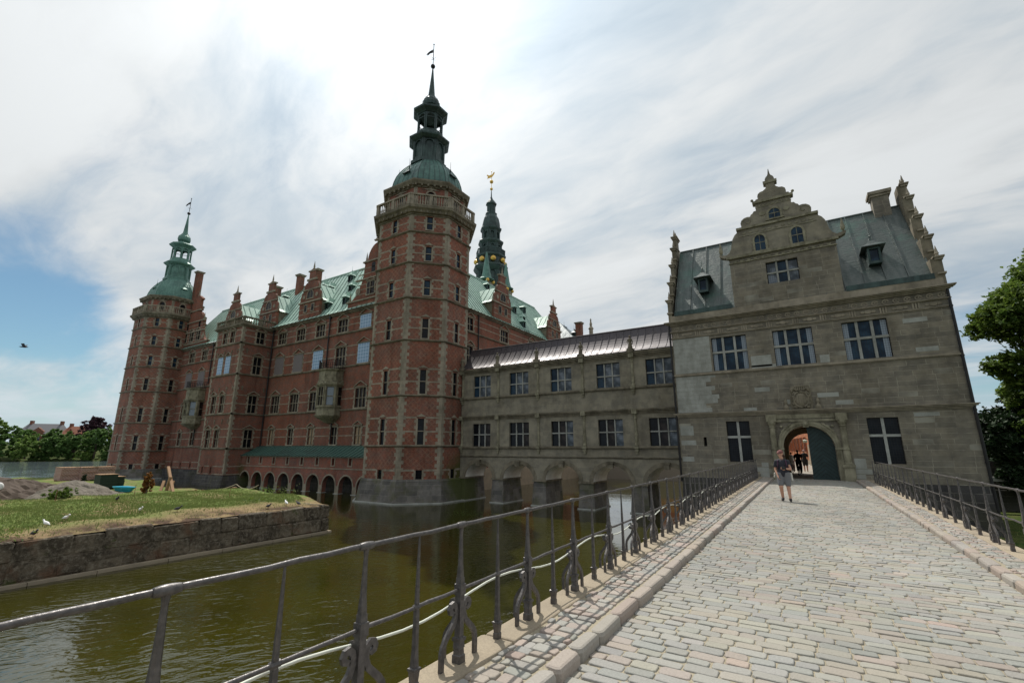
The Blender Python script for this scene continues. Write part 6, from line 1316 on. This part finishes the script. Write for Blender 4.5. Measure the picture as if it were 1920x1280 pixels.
# ------------------------------------------------------------ courtyard building seen through the arch
CB = thing('courtyard_building', (.3, 60, 0), 'sunlit orange brick building seen through the open archway', 'building')
ang = 96.5; fC = F(.26, 58.9, ang); mb = MB(); cw = []
for k in range(9):
    u = 1.6+k*3.1
    for du in (0, .85): cw.append((u+du-.27, u+du+.27, 1.3, 2.9))
wall(mb, fC, -14, 30, 0, 9.5, cw+[(-2+.2, -2+1.2, 0, 2.1)], .15); mb.build('wall', 'brick_orange', CB); mb = MB()
for c_ in cw: mb.fbox(fC, *c_[:4], -.12, -.10)
mb.build('windows', 'glass_grey', CB); mb = MB(); mb.fbox(fC, -14, 30, 3.35, 3.75, -.01, .07); mb.fbox(fC, -14, 30, 5.9, 6.05, -.01, .06); mb.fbox(fC, -14, 30, .0, .45, -.01, .05); mb.fbox(fC, -1.8, -.8, 0, 2.1, -.2, -.1); mb.build('stone_bands', 'coping', CB)
mb = MB(); mb.box(-24, -3, 84, 85, 0, 7.6); tag(mb.build('far_courtyard_wall', 'brick_orange'), 'distant pale orange brick wall closing the courtyard, behind the cyclists', 'wall')
T = thing('street_lamp', (-.15, 43.6, 0), 'lantern hanging above the cyclists inside the archway view', 'lamp'); mb = MB(); mb.lathe(.55, 43.6, [(.04, 0), (.03, 2.35)], 8); mb.tube([(.55, 43.6, 2.35), (.3, 43.6, 2.42), (0, 43.6, 2.38)], .02, 6); mb.build('pole', 'black_iron', T); mb = MB(); mb.lathe(0, 43.6, [(.14, 2.14), (.19, 2.3), (.05, 2.38)], 8); mb.build('lantern', 'lamp', T)

# ------------------------------------------------------------ people
def capsule(mb, a, b, ra, rb, n=12):
    a, b = Vector(a), Vector(b); d = (b-a); L_ = max(d.length, 1e-4); t = d/L_; k = 4; P0 = []
    for i in range(k+1): th = math.pi/2*(1-i/k); P0.append((a-t*(ra*math.sin(th)), max(ra*math.cos(th), 5e-4)))
    for i in range(k+1): th = math.pi/2*(i/k); P0.append((b+t*(rb*math.sin(th)), max(rb*math.cos(th), 5e-4)))
    u = t.orthogonal().normalized(); v = t.cross(u); mb.loft([[tuple(p+u*(r*math.cos(2*math.pi*j/n))+v*(r*math.sin(2*math.pi*j/n))) for j in range(n)] for p, r in P0])
def chain(mb, pts, rs):
    for i in range(len(pts)-1): capsule(mb, pts[i], pts[i+1], rs[i], rs[i+1])
def remesh(mb, name, m, parent, loc, vox=.009, rot=0, sc=1.):
    o = mb.build(name, m); md = o.modifiers.new('r', 'REMESH'); md.mode = 'VOXEL'; md.voxel_size = vox; md.use_smooth_shade = True
    sm_ = o.modifiers.new('s', 'SMOOTH'); sm_.factor = .5; sm_.iterations = 2
    dg = bpy.context.evaluated_depsgraph_get(); me = bpy.data.meshes.new_from_object(o.evaluated_get(dg)); o.modifiers.clear(); o.data = me
    me.materials.clear(); me.materials.append(M[m]); me.polygons.foreach_set('use_smooth', [True]*len(me.polygons)); o.parent = parent; return o
def hand(mb, w, d, side, curl=.5):
    """palm with four curled fingers of unequal length and a thumb; w wrist, d direction"""
    w, d = Vector(w), Vector(d).normalized(); s_ = Vector(side).normalized(); c = d.cross(s_)
    capsule(mb, w, w+d*.035, .022, .026); capsule(mb, w+d*.03-s_*.018, w+d*.075-s_*.022, .017, .014); capsule(mb, w+d*.03+s_*.018, w+d*.075+s_*.022, .017, .014)
    for k, (o_, l) in enumerate(((-.033, .036), (-.012, .044), (.011, .042), (.033, .032))):
        p0 = w+d*.08+s_*o_; p1 = p0+(d+c*curl).normalized()*l; p2 = p1+(d*.4+c*curl*1.6).normalized()*l*.8; capsule(mb, p0, p1, .0095, .009, 8); capsule(mb, p1, p2, .009, .0075, 8)
    t0 = w+d*.02-s_*.022; t1 = t0-s_*.035+d*.03; capsule(mb, t0, t1, .012, .0105, 8); capsule(mb, t1, t1+d*.03+c*.01, .0105, .009, 8)
def head(mb, c, yaw=0, s=1.):
    cy, sy = math.cos(yaw), math.sin(yaw); g = lambda x, y, z: (c[0]+(x*cy-y*sy)*s, c[1]+(x*sy+y*cy)*s, c[2]+z*s)    # faces -y
    capsule(mb, g(0, .018, .035), g(0, .0, .03), .078*s, .074*s, 16); capsule(mb, g(0, -.012, -.02), g(0, -.022, -.065), .062*s, .040*s, 14); capsule(mb, g(0, -.05, -.085), g(0, -.055, -.08), .024*s, .022*s, 10)
    capsule(mb, g(0, -.074, .012), g(0, -.098, -.018), .010*s, .013*s, 8); capsule(mb, g(-.016, -.076, -.05), g(.016, -.076, -.05), .009*s, .009*s, 8); capsule(mb, g(-.03, -.064, .03), g(.03, -.064, .03), .012*s, .012*s, 8)
    for q in (-1, 1): capsule(mb, g(q*.076, .012, .015), g(q*.078, .015, -.015), .014*s, .010*s, 8); capsule(mb, g(q*.035, -.052, -.015), g(q*.03, -.058, -.02), .02*s, .016*s, 8)
    return g
def face_parts(g, T, s=1.):
    for q in (-1, 1): e = MB(); e.ball(g(q*.028, -.071, .012), .0105*s, 8); e.build('eye', 'feather', T, smooth=True)
# woman walking towards the camera, head turned to her right
X0, Y0 = -.74, 18.07
WM_ = thing('person', (X0, Y0, .03), 'walking woman in red flat cap, navy T-shirt and grey shorts holding a camera', 'person')
b = lambda x, y, z: (X0+x, Y0+y, z+.03)
mb = MB(); zk = .42
chain(mb, [b(-.085, 0, .80), b(-.105, -.10, .44), b(-.10, .05, .10)], [.098, .062, .040]); chain(mb, [b(.085, 0, .80), b(.10, -.03, .44), b(.115, -.12, .09)], [.098, .062, .040])
capsule(mb, b(-.10, .06, .06), b(-.11, -.06, .035), .035, .028); capsule(mb, b(.115, -.10, .05), b(.125, -.24, .04), .036, .028)
capsule(mb, b(-.07, 0, .86), b(.07, 0, .86), .118, .118); chain(mb, [b(0, .0, .88), b(0, 0, 1.05), b(0, .01, 1.22), b(0, .02, 1.30)], [.132, .118, .112, .07])
chain(mb, [b(-.08, .01, 1.24), b(-.155, .02, 1.235)], [.085, .055]); chain(mb, [b(.08, .01, 1.24), b(.155, .02, 1.235)], [.085, .055]); chain(mb, [b(0, .015, 1.28), b(-.01, .0, 1.40)], [.055, .050])
chain(mb, [b(-.165, .02, 1.235), b(-.215, .03, .99), b(-.165, -.10, .80)], [.050, .038, .025]); hand(mb, b(-.16, -.11, .79), (.25, -.25, -1), (0, 1, 0), .4)
chain(mb, [b(.165, .02, 1.235), b(.225, -.02, 1.0), b(.10, -.20, 1.02)], [.050, .038, .026]); hand(mb, b(.09, -.205, 1.02), (-1, -.25, .1), (0, 0, 1), .6)
hd = MB(); g = head(hd, b(-.015, -.01, 1.475), yaw=-.75); mb.v, off = mb.v+hd.v, len(mb.v); mb.f += [tuple(i+off for i in q) for q in hd.f]; mb.m += hd.m
remesh(mb, 'body', 'skin', WM_, None); WM_.children[0].location = -Vector(WM_.location); face_parts(g, WM_)
def cloth(name, m, fn, T=WM_, vox=.011):
    c_ = MB(); fn(c_); o = remesh(c_, name, m, T, None, vox); o.location = -Vector(WL[T.name]); return o
def shirt(c_):
    chain(c_, [b(0, 0, .86), b(0, 0, 1.05), b(0, .01, 1.2)], [.150, .132, .128]); capsule(c_, b(-.06, 0, .9), b(.06, 0, .9), .125, .125); capsule(c_, b(-.06, 0, 1.15), b(.06, 0, 1.15), .115, .115)
    for q in (-1, 1): chain(c_, [b(q*.07, .01, 1.245), b(q*.165, .02, 1.24), b(q*.20, .025, 1.10)], [.090, .066, .062])
    capsule(c_, b(0, .01, 1.28), b(0, .01, 1.30), .075, .062)
cloth('t_shirt', 'navy', shirt)
def shorts(c_):
    capsule(c_, b(-.07, 0, .84), b(.07, 0, .84), .135, .135); chain(c_, [b(-.085, 0, .80), b(-.105, -.075, .53)], [.125, .092]); chain(c_, [b(.085, 0, .80), b(.10, -.02, .52)], [.125, .092])
cloth('shorts', 'grey_cloth', shorts)
cloth('shoe', 'shoe', lambda c_: (capsule(c_, b(-.10, .07, .065), b(-.11, -.07, .04), .046, .036), capsule(c_, b(-.10, .06, .03), b(-.112, -.08, .022), .04, .03)))
cloth('shoe', 'shoe', lambda c_: (capsule(c_, b(.115, -.09, .06), b(.127, -.25, .04), .046, .036), capsule(c_, b(.115, -.09, .03), b(.128, -.26, .022), .04, .03)))
cloth('cap', 'cap', lambda c_: (capsule(c_, g(0, .02, .065), g(0, -.02, .06), .083, .078), capsule(c_, g(-.03, -.075, .045), g(.03, -.075, .045), .03, .03), capsule(c_, g(0, -.11, .035), g(0, -.06, .05), .022, .04)), vox=.009)
cloth('hair', 'hair', lambda c_: (capsule(c_, g(0, .045, .0), g(0, .05, -.04), .066, .05), capsule(c_, g(0, .10, -.02), g(.01, .14, -.07), .04, .028), capsule(c_, g(0, .13, -.06), g(.0, .135, -.14), .03, .018)), vox=.009)
cloth('backpack', 'strap', lambda c_: (capsule(c_, b(0, .15, 1.2), b(0, .16, .98), .095, .10), [chain(c_, [b(q*.10, .09, 1.30), b(q*.115, -.10, 1.27), b(q*.125, -.125, 1.12), b(q*.15, -.05, 1.0)], [.02, .02, .018, .016]) for q in (-1, 1)]))
c_ = MB(); c_.box(X0-.02, X0+.11, Y0-.30, Y0-.22, 1.03, 1.12); c_.loft([[(X0+.05+r*math.cos(t), yy, 1.075+r*math.sin(t)) for t in np.linspace(0, 6.28, 13)[:-1]] for yy, r in ((Y0-.30, .034), (Y0-.35, .036), (Y0-.37, .032))]); o = c_.build('camera', 'camera_body', WM_)
cloth('hip_bag', 'pale_cloth', lambda c_: (capsule(c_, b(-.25, .08, .86), b(-.27, .06, .74), .028, .02), capsule(c_, b(.215, .05, .86), b(.235, .02, .66), .035, .03)))
def figure(x, y, lab, top, bot, hair, sc=1., lean=0, seat=False, back=True, skinm='skin', arms=.35, z=0.0, cap=None):
    T = thing('person', (x, y, z), lab, 'person', None); s = sc; fy = 1 if back else -1
    q = lambda a, b_, c_: (x+a*s, y+b_*fy*s, z+c_*s)
    m_ = MB(); hp = .92 if not seat else .95
    if seat: chain(m_, [q(-.09, 0, hp), q(-.12, .32, .72), q(-.11, .22, .30)], [.09, .065, .04]); chain(m_, [q(.09, 0, hp), q(.12, .25, .56), q(.11, .12, .18)], [.09, .065, .04]); capsule(m_, q(-.11, .2, .26), q(-.11, .34, .24), .035, .03); capsule(m_, q(.11, .1, .14), q(.11, .24, .12), .035, .03)
    else: chain(m_, [q(-.09, 0, hp), q(-.10, .08, .5), q(-.10, -.05, .08)], [.09, .06, .04]); chain(m_, [q(.09, 0, hp), q(.10, .02, .5), q(.10, .10, .08)], [.09, .06, .04]); capsule(m_, q(-.10, -.04, .05), q(-.1, .1, .035), .036, .03); capsule(m_, q(.10, .1, .05), q(.1, .24, .035), .036, .03)
    t = lean; chain(m_, [q(0, 0, hp), q(0, t*.5, hp+.22), q(0, t, hp+.47), q(0, t*1.1, hp+.56)], [.125, .115, .12, .055]); chain(m_, [q(0, t*1.1, hp+.55), q(0, t*1.2, hp+.66)], [.05, .05])
    for e in (-1, 1):
        chain(m_, [q(e*.07, t, hp+.5), q(e*.18, t, hp+.48), q(e*.24, t+.1, hp+.24), q(e*.19, t+arms, hp+.12)], [.08, .052, .038, .026]); hand(m_, q(e*.19, t+arms, hp+.12), (0, fy, -.3), (1, 0, 0), .7)
    h2 = MB(); g2 = head(h2, q(0, t*1.2+.02, hp+.73), yaw=math.pi if back else 0, s=s); off = len(m_.v); m_.v += h2.v; m_.f += [tuple(i+off for i in f_) for f_ in h2.f]; m_.m += h2.m
    def cl(nm, mt, fn, vx=.014): c2 = MB(); fn(c2); o = remesh(c2, nm, mt, T, None, vx); o.location = -Vector(WL[T.name])
    o = remesh(m_, 'body', skinm, T, None, .011); o.location = -Vector(WL[T.name])
    cl('shirt', top, lambda c2: (chain(c2, [q(0, 0, hp), q(0, t*.5, hp+.22), q(0, t, hp+.46)], [.145, .135, .14]), [chain(c2, [q(e*.07, t, hp+.5), q(e*.18, t, hp+.48), q(e*.225, t+.06, hp+.32)], [.09, .066, .06]) for e in (-1, 1)]))
    if seat: cl('trousers', bot, lambda c2: (capsule(c2, q(-.06, 0, hp), q(.06, 0, hp), .13, .13), chain(c2, [q(-.09, 0, hp), q(-.12, .32, .72), q(-.11, .22, .34)], [.11, .08, .06]), chain(c2, [q(.09, 0, hp), q(.12, .25, .56), q(.11, .12, .24)], [.11, .08, .06])))
    else: cl('shorts', bot, lambda c2: (capsule(c2, q(-.06, 0, hp), q(.06, 0, hp), .13, .13), chain(c2, [q(-.09, 0, hp), q(-.10, .07, .55)], [.115, .085]), chain(c2, [q(.09, 0, hp), q(.10, .02, .55)], [.115, .085])))
    cl('hair' if not cap else 'cap', cap or hair, lambda c2: (capsule(c2, g2(0, .035, .05), g2(0, .0, .055), .08*s, .078*s),), .012)
    return T
def bicycle(x, y, a, label, sc=1.):
    T = thing('bicycle', (x, y, 0), label, 'bicycle', None); f = F(x, y, a); r = .33*sc
    for u in (-.5*sc, .5*sc):
        w_ = MB(); w_.tube([f.P(u+r*math.cos(t), r+.01+r*math.sin(t)) for t in np.linspace(0, 2*math.pi, 25)], .018, 6); wh = w_.build('wheel', 'rubber', T); w_ = MB()
        for k in range(8): t = k*math.pi/4; w_.tube([f.P(u, r+.01), f.P(u+r*math.cos(t), r+.01+r*math.sin(t))], .003, 4)
        w_.build('spokes', 'lamp', wh)
    fr = MB(); p = {k: f.P(u*sc, z*sc+.0) for k, (u, z) in dict(r=(-.5, .34), c=(-.08, .30), s=(-.2, .82), h=(.34, .86), f=(.5, .34)).items()}
    for a_, b_ in (('r', 'c'), ('c', 's'), ('r', 's'), ('c', 'h'), ('s', 'h'), ('h', 'f')): fr.tube([p[a_], p[b_]], .016, 6)
    fr.tube([p['h'], f.P(.33*sc, .98*sc)], .014, 6); fr.build('frame', 'black_iron', T); hb = MB(); hb.tube([f.P(.33*sc, .98*sc, -.26*sc), f.P(.40*sc, 1.0*sc), f.P(.33*sc, .98*sc, .26*sc)], .013, 6); hb.build('handlebar', 'black_iron', T)
    sd = MB(); sd.ball(f.P(-.22*sc, .88*sc), .07*sc, 7, sz=.5, ry=1.6); sd.build('saddle', 'rubber', T)
bicycle(-.55, 36.6, 84, 'bicycle ridden by the person in black inside the archway', .86); figure(-.53, 36.4, 'cyclist dressed in black riding away through the archway', 'black_cloth', 'black_cloth', 'hair', .88, .12, True, True)
bicycle(-.98, 38.9, 90, 'bicycle beside the cyclist in white, inside the archway', .82); figure(-.97, 38.7, 'cyclist in white top riding behind the black-clad rider', 'feather', 'rose', 'hair', .80, .12, True, True)
figure(-.18, 41.5, 'person in black shirt and shorts with pale cap beyond the archway', 'black_cloth', 'black_cloth', 'hair', .90, .0, False, True, cap='rose')
figure(-1.75, 44.5, 'dark dressed person standing at the left inside the archway', 'black_cloth', 'black_cloth', 'hair', .92, .0, False, True)
